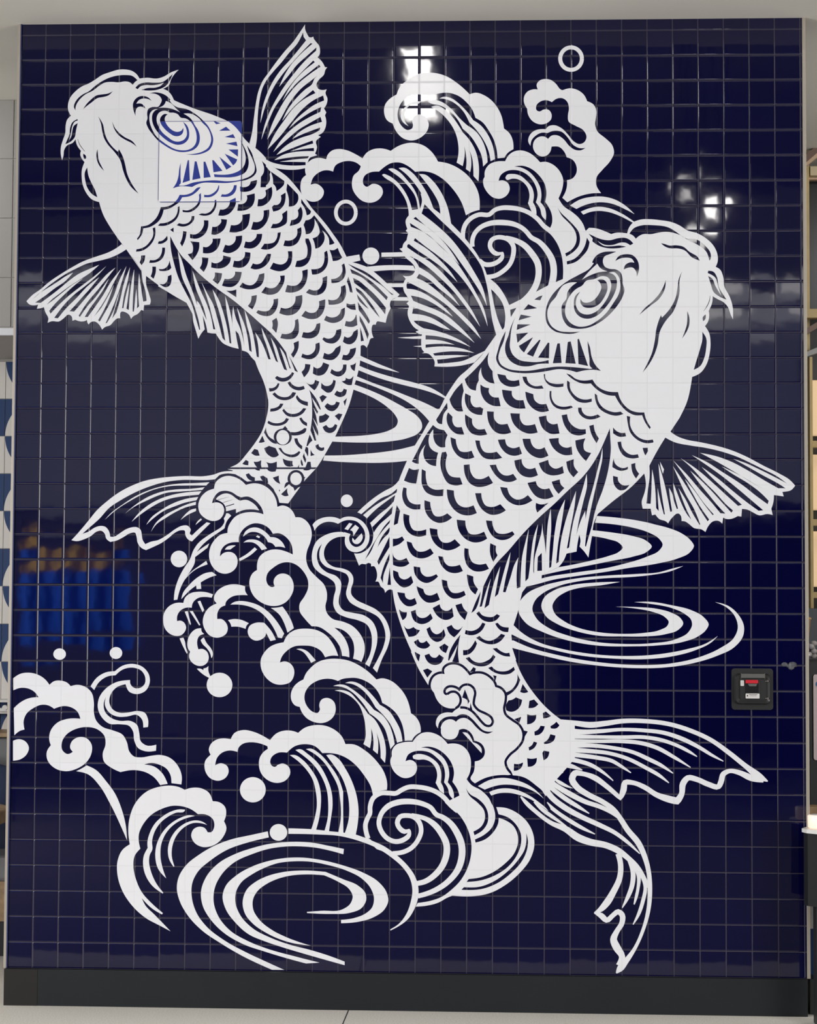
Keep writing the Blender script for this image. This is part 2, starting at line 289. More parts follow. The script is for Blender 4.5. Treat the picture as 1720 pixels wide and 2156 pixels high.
ART = {
('koi_left', 'body'): '''W1,0 4426,30244! 378,-483! 331,-417 287,-416 202,-243! 419,-313 534,-376 667,-382! 236,-431! 7131,282! -664,1189! -350,778! -284,546 -232,332 -266,366 -333,399 -266,299 -267,383 -167,217 -233,300 -333,367 -466,335! -400,335 -134,168 -167,167! -5058,-737!
W1,1 6106,28273! 1167,-682! 202,-381 54,-364 86,-298 119,-374! 114,208 137,166! -35,198 -54,364! 147,-430 52,-258! 149,-33 182,-7! 117,-182 167,-198 265,-133 371,-99! -94,446 -42,287! 123,-139! 68,-215 77,-445! 225,-83 133,-165 167,-171! 135,-356 167,-362 136,-395 85,-395! 3270,1! 95,361 161,558 95,427 30,395 5,361! 42,2571! -498,794! -5183,215! -1999,1003!
W1,5 10229,24819! 169,-494 129,-493 16,-362 -84,-492 -176,-526 -259,-427 -325,-427 -357,-394 -295,-138! -98,-72! 286,-68! 1,-114! 496,-310! 295,33 328,1 429,-327! 234,-539! 345,-25! 664,927! 454,491! 194,295! 108,189! 307,547! 113,197! 371,820 145,361 192,672! 127,673!''',
('koi_left', 'side_fin'): '''W1,2 13562,29245! 329,-50 510,-167! 264,-176! 280,-238 264,-248 165,-149! 230,-199 106,-99! -88,-98! -147,-66 -114,-82! -32,-148 33,-149! -113,-246 -80,-330! -180,34 -164,16 -49,-125! -115,-6 -48,-148 18,-198 60,-171! -108,-26 -81,-197 -81,-175! -82,93 -99,16 -58,-33! -597,1!
K2,165 13654,29153! 304,-140 395,-183 396,-282 330,-297 230,-215 172,-123! -89,0! -313,305 -330,231 -395,265 -495,283
K2,166 13745,28947! 280,-133 428,-265 330,-265 264,-264 198,-198! -48,-126! -248,258 -396,364 -363,298 -378,150!
K6,167 13862,28590! 264,-139 231,-199 231,-198 231,-232 198,-231 155,-198! -28,-263! -257,330 -331,363 -264,265 -379,297!
K6,168 13963,28204! 231,-149 198,-232 199,-264 198,-297 149,-264! -214,231 -231,297 -232,298 -248,231!
K6,169 14024,27940! 172,-215 298,-380! -198,149 -232,264
K6,170 14055,27633! 143,-205 165,-231 183,-330! -39,-115! -175,247 -232,297!
K6,171 14128,27092! 139,-224 133,-264 106,-263! -54,-198! -117,330 -193,395!
K6,172 14154,26637! 83,-263 74,-290! -121,-23!
K6,173 13674,28640! 91,-254 91,-390! -115,27! -41,198 -83,231!''',
('koi_left', 'pectoral_fin'): '''W1,3 4624,29967! -197,-149 -264,-148 -596,-215 -530,-198 -396,-215 -463,-281 -461,-315 -330,-282 -362,-265 -197,-215! 135,-133 234,-24 106,23! -54,-166! 150,16 132,50! 70,-216 120,-233 -30,-182! 182,66 266,-17 198,132 197,149 101,-50 53,-199! 115,40! 201,-67 166,10 105,49! 12,-99 51,-83! 98,99 166,16 168,-132 112,-190! 121,106 199,66 163,182 132,99 106,0! 39,265 150,-17 167,-116 75,-159! 92,109 164,83 148,165! 93,-27! 20,226! 232,16! 32,116 -70,298 -121,398 -4,365! -202,200! -592,849!
K2,4 4810,29757! -214,-139 -430,-198 -497,-131 -431,-99 -397,-181 -331,-166 -495,-314 -494,-381 -444,-388! 213,205 331,216 495,314 263,182 305,149! -302,-332 -429,-298 -362,-281 -412,-282! 217,-17! 296,215 428,332 395,331 396,282 430,198 390,165! -355,-315 -396,-265 -461,-298 -396,-298 -263,-198 -213,-216! 214,149 329,265 461,365 445,271! -411,-338 -427,-398 -263,-265 -245,-298! 52,-116! 295,314 427,398 460,364 527,398 500,424! -367,-391 -460,-398 -461,-364 -328,-332 -441,-580! 150,-17! 294,365 459,464 394,431 486,380! -353,-447 -327,-365 -262,-298 -229,-248! 183,-17! 311,364 327,398 327,364 328,365 345,271! -343,-437 -392,-497 -360,-431 -358,-563! 51,-50! 309,447 295,331 261,365 277,391! -210,-425 -294,-430 -260,-365 -186,-315! 123,0! 294,414 293,431 325,564 408,523! -275,-524 -259,-530 -292,-497 -245,-365! 246,298 260,431 275,547! -144,-448 -161,-397 -308,-580! 68,-50! 275,497 259,497 192,564 314,663! -149,-531 -160,-531 -224,-596 -274,-630! 50,7! 259,490 127,431 112,348! -79,-348 -127,-431 -79,-315! 163,249! 143,497 157,696 224,614! -92,-581 -126,-498 -76,-563! 50,6! 93,491 142,564! -43,-498 -69,-580! 93,-50! 42,630 60,497 93,498! -8,-664 -27,-497 -3,-531! 53,7! 34,424 44,481! 38,-382 5,-397! 82,82! -39,481 -5,398 28,432! 72,-498 107,-631! 133,33! -38,332 -121,431 -62,432! -263,366''',
('koi_left', 'tail_fin'): '''W1,6 9227,20800! -355,19 -236,-60 -156,-165! -316,-32 -473,-1 -396,7 -592,-49 -395,-79 -394,-119 -591,-238 -590,-316 -471,-317 -391,-434 -352,-316 -314,-276! 237,79 236,158 236,72 199,-31 141,-157 62,-235! 159,0 196,119 275,178 236,79 198,1 140,-98 50,-197 34,-196 112,-176! 225,99 275,60 197,99 235,157 274,198 275,126 197,-7 121,-157 -38,-157 87,-70! 149,149 429,375! 158,-27! -195,-189 -312,-315 -226,-229! -167,90 -100,176 -22,157 -158,19 -236,-99 -234,-197 -274,-197 -315,-158 -314,-139! -199,98 -141,196 -42,235 -61,157 -198,-20 -236,-138 -314,-159 -237,-48! -160,125 -62,197 -140,117 -198,-40 -196,-158 -276,-138 -316,-80 -199,39! 235,256 429,513 351,434 353,316 471,356 511,277 592,218 394,79 593,69 593,32 790,2 315,59 315,107 433,33! 39,59! 158,8! 2,-205!
W1,7 4090,18977! 450,395 550,356 433,237 590,238 592,119 593,21 809,2! 129,130! -544,-32 -593,-21 -592,-80 -591,-159 -591,-258 -550,-355 -432,-316
W1,8 4890,19224! 361,268 472,238 394,178 394,138 592,61 592,41 256,20! 98,110! -552,-64 -593,-29 -592,-100 -472,-178 -432,-257
W1,9 5160,18902! 333,276 431,297 393,217 394,139 591,99 513,49! 109,138! -623,-49 -552,-100 -473,-158 -471,-257 -392,-336
W1,10 5747,18786! 301,276 392,276 472,198 393,139 414,80! 97,137! -512,-80 -551,-198 -471,-276 -353,-276
W1,11 5936,18512! 194,275 392,276 392,237 393,178 394,100! 11,125! -406,-126 -471,-218 -393,-217 -313,-276
W1,12 7104,18979! 286,205 326,150! -2,106! -208,-59 -196,-158
W1,13 7702,18784! 250,213! -40,47! -144,-134
W1,14 8908,19247! 78,0 127,-97! -163,-197 -96,-295! -195,-137 -391,-276 -274,-237 -233,-294! 234,177 263,169! -46,-149! -254,-197 -262,-197! -10,-215 -154,-314 -232,-354 -155,-313 -76,-236 -56,-246! -138,-21! 35,384 114,392 231,471 233,354 153,392 195,275 351,276 314,197 235,158 115,236 -40,117 77,118
W1,15 7164,16419! 175,255 390,354 470,205! -60,137! -254,-185 -274,-197 -234,-236
W1,16 7170,15859! 57,227 233,314 312,295 352,197 256,41! 178,-125! -314,-111 -313,-177! 23,-254! -185,-9! -14,145! -254,-197 -194,-197''',
('koi_left', 'back_fin'): '''W1,17 9695,33999! 95,400 74,600 74,601 95,480 156,400 275,400 315,439 314,399 316,359 275,400 197,300! 1,-181 81,-202 101,-141 79,-1 67,32! 25,-93! 88,-121 129,-162 34,-281! -20,-80 -78,-100! 180,-182 121,-222! 91,-8! -71,-92 -58,-200 -197,-199 -98,-180 61,-180 159,-62 187,27! -47,-148 81,-220 -38,-240 -98,-160! 93,-160! -51,-120! 49,-200 -14,-240 -109,-239 -198,-119! 112,-61! -150,-119! -39,-59 41,-240 -77,-259! 92,-61! -131,-39 -158,-59 -86,-179! -89,-239! -336,-58 -476,2 -397,62! -600,403!
K2,18 11804,38456! -235,-460 -316,-359 -315,-399 -315,-359 -275,-360 -156,-319 -96,-401 -56,-400 -35,-601 -14,-600 -56,-400! 241,-241 200,-221! 200,-101 397,-102 437,-43 535,17! -1,120! -535,15 -496,3! 535,85 574,49! 59,87! -476,-17 -475,-58 -436,-77! 316,198 435,117 476,38 357,-2! -9,131! -468,-49 -475,-85! 435,165 483,149! -29,120! -455,-169 -553,-216 -427,-190! 228,251 355,257 395,178 475,157 256,138! 31,112! -368,-130 -395,-157 -356,-170! 276,270 395,238 514,177! -61,200! -454,-257 -395,-238 -473,-397 -551,-508! 274,430 354,398 394,317 395,238 443,217! 38,200! -403,-197 -395,-258 -485,-409! 247,330 394,358 395,278 364,157! -41,201! -404,-198 -433,-357 -433,-518 -471,-597 -465,-489! 304,650 353,518 354,478 355,318 533,297! -100,121! -355,-298 -394,-358 -472,-577! 195,419 314,438 394,398 277,219 97,219 170,160! -308,-239 -395,-317 -393,-479 -431,-758 -509,-805! 154,527 273,599 353,599 393,478 473,398 455,317! -60,81! -395,-318 -474,-398 -315,-358 -267,-379! 188,379 235,359 394,439 466,377! -64,69! -402,-406 -394,-439 -432,-598 -314,-479 -195,-439 -311,-819! 115,540 233,639 273,519 275,440 354,478 472,558 434,398! 19,141! -375,-338 -395,-359 -314,-399 -394,-486! 156,368 314,519 394,439 454,406! -80,20! -374,-386 -394,-439 -355,-438 -275,-400 -273,-559 -309,-1000! 74,601 154,520 234,519 314,480 394,438 630,778! -100,142!''',
('ripple_rings_right', 'ring#0'): '''W1,19 23480,19184! 639,-49 773,-95 773,-153 -197,34 814,-202 489,-203 325,-245 154,-245 -156,-246 -488,-247 -733,-187 -1222,-197 -674,-120 -1182,-177 -1022,-167 -699,-191 -350,-83! 296,228! 484,142 1129,188 1344,211 528,131 927,295 463,234 143,233 -142,233 -386,231 -618,193 -773,133 -716,56!''',
('ripple_rings_right', 'ring#1'): '''W1,20 23306,18627! 813,-94 773,-134 502,-173 220,-232 -182,-194 -541,-196 -773,-159 -1160,-237 -968,-198 -697,-158! 697,325! 581,107 774,178 580,157 425,177 136,155 -135,175 -426,154 -638,122!''',
('ripple_rings_right', 'ring#2'): '''W1,21 26833,17245! -444,-190 -804,-165 -804,-84 -1073,-58 -913,-112 -806,-192 -592,-272 -322,-298 -107,-324 162,-376 484,-374 753,-291 1073,-236 1072,-74 1070,33 962,166 481,271 145,296 -37,187 -266,240 -481,212 -802,157 -653,67! 653,14 802,-130 748,-184 480,-266 197,-294 -91,-188 -321,-269 -588,-218 -962,-140 -1070,-44 -1339,30 -1073,182 -967,316 -700,373 -270,430 26,323 295,379 538,272 807,219 806,138 1075,96 1072,59 858,73 482,137''',
('ripple_rings_right', 'ring#3'): '''W1,22 24379,16616! -671,-127 -805,-95 -645,-191 -376,-271 -134,-270 81,-269 376,-321 591,-265 751,-157 965,-59 803,42 588,110 321,190 43,134 -149,187 -428,186 -642,131 -841,76! 841,-12 750,-60 588,-158 347,-213 96,-187 -177,-243 -535,-190 -802,-85 -803,-5 -965,21 -912,183 -698,265 -458,320 -162,376 107,324 404,298 645,192 967,112''',
('ripple_rings_right', 'ring#4'): '''W1,23 20215,14927! 324,-294 646,-373 914,-263 1073,-182 1339,-83 1338,73 1068,194 801,246 444,286! -230,-232 -641,-325 -908,-246 -1069,-114 -1070,10 -1340,109 -1074,208 -913,264 -701,318! -215,107!''',
('ripple_rings_right', 'ring#5'): '''W1,24 20217,14319! 646,-276 968,-263 1073,-208 1340,-152 1069,-36 1069,76 1068,248 801,352 534,405 150,376 -94,428 -265,320 -512,255! 512,-148 372,-320 227,-481 -44,-374 -347,-431 -641,-324 -960,-301 -1068,-167 -1069,-34 -1338,72 -1340,179 -1074,235 -1076,262! -324,187!''',
('koi_right', 'body'): '''W1,25 19770,26518! -243,-198! -295,-361 -186,-345 -373,-408! -311,-301 -251,-214 -331,-445 -239,-390 -238,-471 -397,-494 -264,-463 -293,-482 -311,-612 -310,-759! 33,31! -274,-629! -70,-666! -28,-1475! 22,-737! 79,-809! 133,-735 125,-414 262,-732 297,-658 334,-657 278,-511! 1410,449! 2012,524! -147,438! -38,512! 80,403! 211,697 72,366 54,220! 165,221! 585,296! 9,162! 658,314! 193,253 116,272! 388,79! 38,311 70,358! 46,-241 -38,-233! 155,-155 193,-271! 58,389 78,447 77,525 155,351! 600,507 697,547 503,527! 192,308! 328,598 307,506! 192,235! 360,536! 495,1611! -877,3491! -1709,1580! -1599,676! 13,0! -845,-1247! -32,-625! -244,-104! -309,-131! -455,-242! -1090,-546! -146,-319!
W5,281 16230,13854! 316,-694 351,-583! 1637,-1412! 1322,-2136! 328,46 474,-75 438,-287 328,-323 37,-181! 363,620! 327,366! 473,548! -1,1453! -510,33! -292,216 -365,325 -439,507 -367,544 -293,619 -166,566! -56,310!''',
('koi_right', 'head'): '''W1,26 23008,30392! 156,158! 273,-21 312,-100 293,-131! 214,58 234,-9 175,-20! 59,197 117,177 117,98! 273,78 311,7 390,-37 505,-93 272,-119 311,-199 388,-119 388,-238 271,-296 134,-355 -1,-236 -78,-204! 174,-111 116,-275 57,-432 173,-315 134,-432 10,-509! -89,196 -95,275 -193,216 -232,118 -174,110! -20,-247 -137,-333! 19,-216 -59,-235 -105,-149! 162,-282 49,-353 -32,-431 -137,-469 -233,-313 -317,-156! -40,-274 -148,-664 -307,-676! -353,-535! -1975,1327! -1166,3533!
K2,27 24751,30307! 168,216 312,117 428,7 661,-109 311,-199 272,-198 504,-80 310,-238 213,-315 -20,-236 -31,-40! -123,355 -272,237 -465,238 -233,158 -311,120 -311,40 -311,-38 -233,-50 -351,-7 -156,-78 -109,-98! -124,138
K2,28 23008,30384! 234,-111 351,-159 390,-61 312,78 312,11 156,-72 144,-150! -125,-67! -175,99 -234,1 -234,-78 -351,1 -292,159! 253,-198 312,-21 312,27 253,-49! -331,-58 -390,2 -351,99 -234,159
K2,29 25989,29928! 136,-28 194,-64 233,11 311,-60 233,-198 348,-237 58,-118! -290,119 -310,296 -233,68 -350,13 -194,79
K2,30 27831,28831! 194,-32 154,-236 57,-353 174,-315 134,-204! -290,126 -231,197 -77,236 -116,373! 155,-99 116,-275 231,-393! -115,354 -115,353 -291,178!
k2,31 27906,27849,12 -40,-228,30 -214,-384,12
K2,32 27729,27112! -116,-118 19,-157! 78,79
K2,33 27592,26426! 154,-255 -1,-392 -78,-391 -156,-313 -252,-149! 98,345 156,508 78,314
K2,34 27005,27250! 85,-255 -1,-275 -117,-313 -167,-247! 109,286 78,275 20,274
K2,35 26814,28811! -90,-283 -20,-590 -78,-314 -156,-392 -311,-392 -214,-392 -98,-549 -117,-353 -233,-431 -234,-293! 195,372 155,352 117,470 79,549 78,275 97,243! 39,-98! 292,325 233,432 79,393 59,393
K2,36 26173,28470! -32,-334 -214,-393 -389,-313 -400,-333! 206,255 311,274 272,314 156,275''',
('koi_right', 'eye'): '''K2,37 24197,29224! 137,197 273,78 272,-41 195,-217 58,-276 -90,-366! -27,209 -136,158 -156,0 -195,-78! 59,177 175,106 183,-8! -105,158 -234,40 -233,-39
K2,38 24248,29598! -265,-97 -214,-98 -59,-158 78,-237 195,-91 234,-20 194,-127 70,-236 8,-197 70,-237 -70,-275 -234,-393 -272,-314 -390,-313 -467,-216 -506,-31 -229,65 -209,245 -87,350 17,280 173,245 35,245 138,209 243,192! -312,-16 -243,-105 -173,-245 -104,-209 -208,-245 -114,-280 11,-350 139,-280 243,-175 451,-64 433,17! -260,-76 -381,0 -381,105 -278,298 -60,350 59,385 173,350 312,350 381,279 381,209 414,244 175,217! -70,20! 31,78 156,217 234,117 273,27
W3,39 23496,29128! 97,-158 304,-151! -304,-27 -311,-98 -390,-203! 311,361
W3,40 23948,28761! 208,27 173,-175 69,-280 -69,-420 -208,-349 -242,-349 -381,-349 -415,-209 -346,-17 -312,158 -174,280 0,385 138,349 278,315 242,139 139,175 312,69 346,122 208,-53 121,-245 -52,-350 -242,-454 -312,-315 -346,-104 -243,71 -173,245 0,280 156,314! -191,-174 -59,-315 60,-315 208,-210 311,-60 346,129 346,348 277,420 139,419 -35,315 -138,141
K4,41 23491,28475! 180,42 173,-113 52,-245 -121,-350 -242,-314 -312,-122 -277,53 -104,140 -7,168! 111,-133 173,-18 243,105 207,262 87,245 -69,192''',
('ripple_rings_left', 'ring#0'): '''W1,42 14180,25487! 352,-159 460,-200 459,-184 269,-123! -421,92 -459,123 -429,169 -261,108! -230,107!''',
('ripple_rings_left', 'ring#1'): '''W1,43 14121,25098! 414,-169 612,-200 611,-168 611,-153 611,-199 305,-169 275,-183! -46,-55! -381,177 -458,153 -610,153 -764,199 -612,200 -597,239! -231,129!''',
('ripple_rings_left', 'ring#2'): '''W1,44 14047,24669! 644,-261 765,-276 611,-245 611,-244 549,-269! 61,9! -150,-595! -229,107! -229,259 -306,275 -459,306 -458,229 -612,260 -398,153 -445,148! -230,98!''',
('ripple_rings_left', 'ring#3'): '''W1,45 13964,24347! 576,-215 612,-275 459,-245 459,-260 367,-259 168,-244 16,-214 -151,-214 -395,-183 -608,-123 -609,-53 -611,-10 -671,15 -474,24! -138,143! 244,52! 366,10 672,31 609,77 488,138 273,184 54,183 -117,244 -307,306 -398,275 -429,215 -506,199! -139,168!''',
('ripple_rings_left', 'ring#4'): '''W1,46 12785,21540! 794,13 671,47 762,72 761,123 578,147! 183,-70! -301,-610! -189,76! -420,-47 -762,-38 -609,5 -672,21 -855,62!''',
('koi_left', 'head'): '''W3,47 5256,36639! -122,179 -193,136 -240,55 -287,-3 -334,-94 -334,-118 -285,-190 -237,-143 -286,-123 -285,-224 -188,-239 -78,-264 13,-241 108,-217! -150,-167 -55,-240 -10,-288 -92,-288 -77,-287 0,-288 56,-240! 54,191 21,216 117,191 214,95 128,158! 15,-111 75,-192 132,-169! -27,-144 60,-168 116,-144! -101,-311 -5,-288 52,-335 158,-336 218,-240 288,-106! 174,-517 245,-431 291,-431 218,-287! 180,-224! 232,-282! 3468,-11! -56,5516! -574,277! -335,112 -431,171 -455,195! -122,241 -145,145 -183,83! 252,156 69,216 117,191 189,206! -310,-109 -284,-166 -286,-79 -383,36
K4,48 2688,35368! -65,145 83,240 236,239 286,152 237,205 237,167 333,166 382,93 287,12 240,-30 231,-185! -94,-66 -95,-120! -135,112 -192,30 -238,-37 -288,21 -287,-31 -190,-109 -285,-215 -285,-142 -237,-215 -140,-239
K4,49 2998,35414! 141,216 166,167 213,167 239,46 239,32 190,95! -166,-167 -214,-66 -239,-46 -213,-158 -190,-143
K4,50 5093,36265! 142,143 286,70 334,-12 334,31 237,167 166,157! -117,-278 -164,-215 -309,-141 -334,-37 -335,27! 238,75 335,17 190,61 142,143! -238,-80 -239,-27 -287,7 -190,-61 -95,-105!
K4,51 2779,35017! -204,-129 -93,-239 -20,-240 -93,-240 -69,-167! 238,118 141,167 44,264 68,302! -157,-109 -64,-240 -35,-192 -80,-143! 68,287 54,288 93,168 119,47!
k4,52 2800,34205,14 74,-207,24 98,-144,23 122,-145,14
K4,53 3023,33614! 107,-73 11,-120 -52,-23 -55,105
K4,54 3198,33062! -93,-192 19,-335 86,-288 194,-264 217,-130! -99,297 -148,288 -123,288
K4,55 3604,33802! -45,-215 17,-192 124,-288 184,-193! -137,240 -89,193 -36,239
K4,56 3611,35122! 113,-289 52,-288 76,-289 171,-288 242,-265 268,-385 100,-360 124,-335 195,-336 328,-298! -184,249 -147,240 -147,336 -76,335 -100,336 -161,303! -47,-101! -203,184 -243,337 -100,288 -61,289
K4,57 4178,34917! 75,-279 195,-289 289,-194 241,-121 202,-154! -179,226 -313,169 -217,170 -170,193''',
('koi_left', 'eye'): '''W3,58 6661,35754! 362,-187 467,-187 467,-137 534,-204 333,-152 267,-202 235,-269 168,-234 201,-202! 233,-168! 167,-134 268,-285! 19,-2228! -4273,18! -48,4073! -437,337!
K4,59 5755,35736! -135,132 -167,62 -200,-16 -165,-116 -81,-167 2,-168 52,-201 59,-134! -3,201 58,133 117,43 100,-17 117,-61! -68,127 -101,68 -200,1! 98,140 150,66 183,-11
K4,60 5668,36035! 183,43 200,-19 235,-85 168,-135 60,-68! -43,-23! 152,-178 168,-102 233,-45 234,-68 201,-125 167,-118 201,-186 202,-218 136,-251 86,-285 -31,-233 -114,-200 -231,-132 -365,-71 -349,25! 316,15 364,98 214,149 107,250 -30,300 -135,268 -202,202 -67,101 -168,151 -234,112 -283,2! 117,-68 168,-128 101,-134 68,-134 135,-202 69,-200 3,-268 -81,-199 -181,-150 -232,-65 -266,-9 -300,79 -334,186 -269,202 -236,268 -187,269 -69,201 48,167 -19,201 48,184 166,76 233,12 98,143 39,117 -76,151 -167,102
W5,61 6328,35723! -55,-134 -248,-139! 267,5 233,-35 267,-102 118,-61! -152,145 -235,235
W5,62 6009,35397! -150,-13 -148,-126 -41,-201 30,-234 103,-268 169,-269 236,-202 268,-185 268,-135 233,-42 265,16 199,105 114,166 31,234 -36,234 -102,235 -152,201 -167,101 -200,35 -118,135 -184,68 -133,1 -134,68 -167,1 -132,-66 -82,-134 -14,-200 86,-235 152,-235 236,-202 234,-152 200,-24 199,72 114,166 -2,201 -86,234 -74,128! 174,-162 86,-268 -30,-267 -148,-166 -265,-72 -267,75 -268,169 -235,219 -186,251 -104,302 14,234 82,134
K6,63 6411,35180! -116,24 -133,-83 -65,-133 36,-168 135,-201 202,-185 234,-136 167,-1 132,83 48,134 -11,117! -72,-117 -166,-49 -167,51 -168,135 -135,201 -45,134 42,134''',
('koi_left', 'gill_cover'): '''K4,64 8226,34917! 317,-119! -182,-35!
K4,65 8480,34498! 280,165! 174,-161!
K4,66 8704,34246! 341,115! 91,-167!
K4,67 8757,33982! 424,75! 44,-184!
K4,68 8862,33742! 388,4! -4,-297!
K4,69 8711,33576! 510,-236! -65,-140 -99,-99!
K4,70 8500,33454! 491,-403! -204,-122!
K4,71 8216,33318! 60,0! 359,-432! -361,-58!
K4,72 7872,33257! 73,0! 222,-618! -282,-32!
K4,73 7520,33276! 76,-8! 163,-677! -331,-65!
K4,74 7240,33324! 47,0! 45,-821! -291,-92!
K6,75 6959,33219! -57,-240 -30,-300 -80,-267 -140,-222! 275,78 265,-1 233,-24! 231,115 198,49 465,-2 497,-9 496,71 330,81 231,132 114,166 -19,216 -85,267 -85,267 -202,318! 68,-217 170,-367 85,-267 -31,-233 -148,-149 -264,-115 -231,-66 -430,-31 -497,36 -332,-15 -497,-64 -496,-131 -100,17 66,66 -3,234 -3,300
K6,76 9245,34283! 152,-318 119,-334 36,-267 -48,-232 -163,-216 -231,-115 -298,-66 -265,-5 -255,25! 24,-117! 332,-12 331,-1 331,68 263,172 97,266 -20,300 -119,334 -168,301
K4,77 10198,33288! 167,-161! 8,-898! -215,-6! 31,206 -25,200! 105,166 21,199''',
('koi_left', 'scales'): '''K6,78 6930,31932! 266,5 231,86 230,199 116,12! -147,-172 -231,-165 -364,-65! -98,-166 -197,-149 -231,-133 -215,-42! -64,-239 -114,-200 -197,-165 -198,-99 -232,-39! -47,-226 -180,-252! -24,70! 105,149 31,166 21,173! 258,42 198,133 164,182 97,199 64,210! 299,38 198,100 164,165
K6,79 6853,31450! 69,33! -10,-283 -103,-233 -198,-165 -231,-99 -315,-6! 82,97! 232,25 198,83 164,132 98,199
K6,80 5857,30605! 102,33! 1,-333 -103,-265 -197,-216 -230,-132 -233,-29! 26,96! 172,33 198,99 164,182 114,199
K6,81 6073,29972! 32,100! 149,33 99,83 88,106! 22,-140 -108,-116 -132,-59
K6,82 6248,29822! 116,0! -20,-249 -98,-199 -164,-116 -348,-49! 32,117! 199,-1 165,99 97,182
K4,83 5405,29503! 169,13! -40,-240 -104,-159! -78,117! 48,126
K2,84 5862,29060! 146,-1! -10,-249 -80,-238! -121,99! 58,173
K6,85 6125,28966! 209,9 131,99 81,233! 79,-299! -92,-83 -165,-43 -215,11!
K2,86 6487,28676! 141,60! 3,-259 -57,-166 -165,-82 -133,50 -127,93! 192,-10 115,115
K6,87 6696,30625! 3,-196! -144,107!
K6,88 7043,31332! 226,-17 198,99 164,149 81,199 -12,166! 76,73! 3,-273 -65,-199 -147,-166 -198,-115 -315,1!
K6,89 7909,31927! 216,-1 164,83 132,132 58,167! 30,-11! -22,-173 -98,-149 -164,-116 -315,-25!
K6,90 8573,31848! 48,99! 166,-7 165,82 98,116 48,167! 109,6! -24,-190 -98,-166 -132,-82
K6,91 9337,32254! 209,-18 165,82 48,140! 254,65! -21,-173 -82,-149 -164,-116 -165,-39 -232,8!
K6,92 7685,31137! 116,49 166,-7 165,65 131,150 64,166 5,149! 60,17! 2,-233 -81,-199 -147,-149 -198,-53
K6,93 8474,31100! 71,242! 165,6 132,76 81,133 16,133! 230,115! 3,-249 -114,-232 -164,-166 -198,-66
K6,94 9234,31290! 37,265! 149,0 132,66 71,132 -8,143! 307,82! 3,-259 -91,-233 -180,-138 -198,-59
K6,95 6818,30718! 92,83! 199,-35 166,50 114,116 22,149! 109,6! -15,-156 -98,-132 -164,-106 -199,-33
K6,96 7356,30367! 222,-18 165,99 114,149 48,133 -2,183! 183,-7! -14,-276 -97,-232 -164,-149 -198,-76 -255,28!
K4,97 8244,30652! 159,3 131,89 66,100 -18,116! 248,-24! -31,-209 -97,-199 -164,-133 -165,-65 -166,17!
K6,98 8925,30434! 63,282! 175,-7 165,65 98,133 8,216! 310,48! -20,-249 -97,-232 -164,-165 -198,-92
K6,99 7079,30484! 140,-24! -53,-325 -120,-272! -84,133! 71,172
K6,100 7366,30074! 364,-41! -7,-265 -103,-249 -157,-205! -198,246! 188,59 32,149 -35,183
K6,101 7881,29850! 166,-11 132,93 81,116 -1,123! 321,9! -38,-216 -97,-199 -164,-132 -198,-49 -205,10!
K4,102 8661,29648! 107,282! 172,-34 132,66 97,132 15,173! 255,26! -21,-266 -113,-232 -197,-148 -198,-59
K2,103 9513,29818! 60,242! 159,-27 165,59 98,99 25,149! 218,16! -28,-199 -114,-198 -164,-133 -198,-55
K6,104 7843,29429! 258,-28! -46,-298 -136,-265! -161,160! 81,172
K4,105 8226,29235! 159,-50 165,49 114,99 25,166! 305,-74! -31,-192 -147,-165 -198,-83 -403,35!
K4,106 9074,29044! 54,248! 182,-17 131,56 98,116 22,188! 215,-33! -21,-239 -114,-198 -197,-116 -165,-42
K4,107 9781,28989! 98,191! 159,-40 164,56 98,116 65,115 85,130! 148,0! -47,-232 -163,-231 -230,-132 -198,-26
K2,108 8365,28820! 288,-34! -47,-248 -123,-188! -207,162! 81,126
K2,109 8652,28290! 103,274! 165,-10 165,66 81,115 6,116! 264,-17! -53,-265 -131,-215 -197,-115 -198,0
K2,110 8826,28090! 231,0 171,49! 3,-314! -206,133
K2,111 9353,28238! 120,175! 176,-93 198,-10 164,125 81,165 42,133! 204,59! -14,-258 -114,-232 -230,-132 -296,-32
K2,112 9835,27873! 214,43! -47,-308 -129,-264! -183,133! 114,165
K4,113 10155,32224! 12,423! 105,165 21,200 -41,133 -44,144! 161,-228 184,-217! -39,-99! 9,-233 -131,-199 -132,-66
K4,114 10553,32861! 266,-185 282,-200! -8,-133 -105,-133 -197,-139! -35,173 -100,117! -19,250
K2,115 11285,31445! -3,332 -95,332! 31,266! 200,-200 233,-250! 18,-183 -65,-166 -115,-99
K2,116 11784,31758! 200,-283 193,-217! -32,-99 -141,-66! -51,216 -174,283!
K6,117 10036,31460! 30,289! 166,16 131,116 9,133 -28,83! 257,148! 25,-266 -64,-232 -163,-182 -165,-89
K6,118 10615,31431! 82,83! 165,16 98,115 25,166 -21,84! 191,115! 2,-233 -64,-265 -164,-182 -263,-82!
K6,119 9244,31287! 24,260! 172,5 148,100 48,132 -34,117! 320,81! 2,-232 -87,-233 -164,-148 -231,-66
K6,120 9790,30538! 86,305! 199,-7 148,82 64,166 -1,206! 221,42! -5,-249 -97,-265 -163,-199 -197,-99
K6,121 10573,30585! 87,175! 175,6 148,99 65,149 -28,133! 207,155! 2,-255 -31,-266 -164,-115 -263,-82
K2,122 11331,30671! 64,236! 132,22 131,116 15,133 -27,116! 124,155! 68,-206 -15,-232 -97,-199 -197,-98
K2,123 11882,30712! 81,182! 158,33 180,172! 282,-356 300,-399 239,-365! -88,-49 -125,-23! -25,271 -100,166 -159,143! 94,-209 1,-165 -97,-199 -98,-99 -165,-59! -51,259 -67,159! 180,72 98,132 -18,199 -84,200 -100,172! 2,-238 -64,-199 -98,-132 -181,-43! -35,209
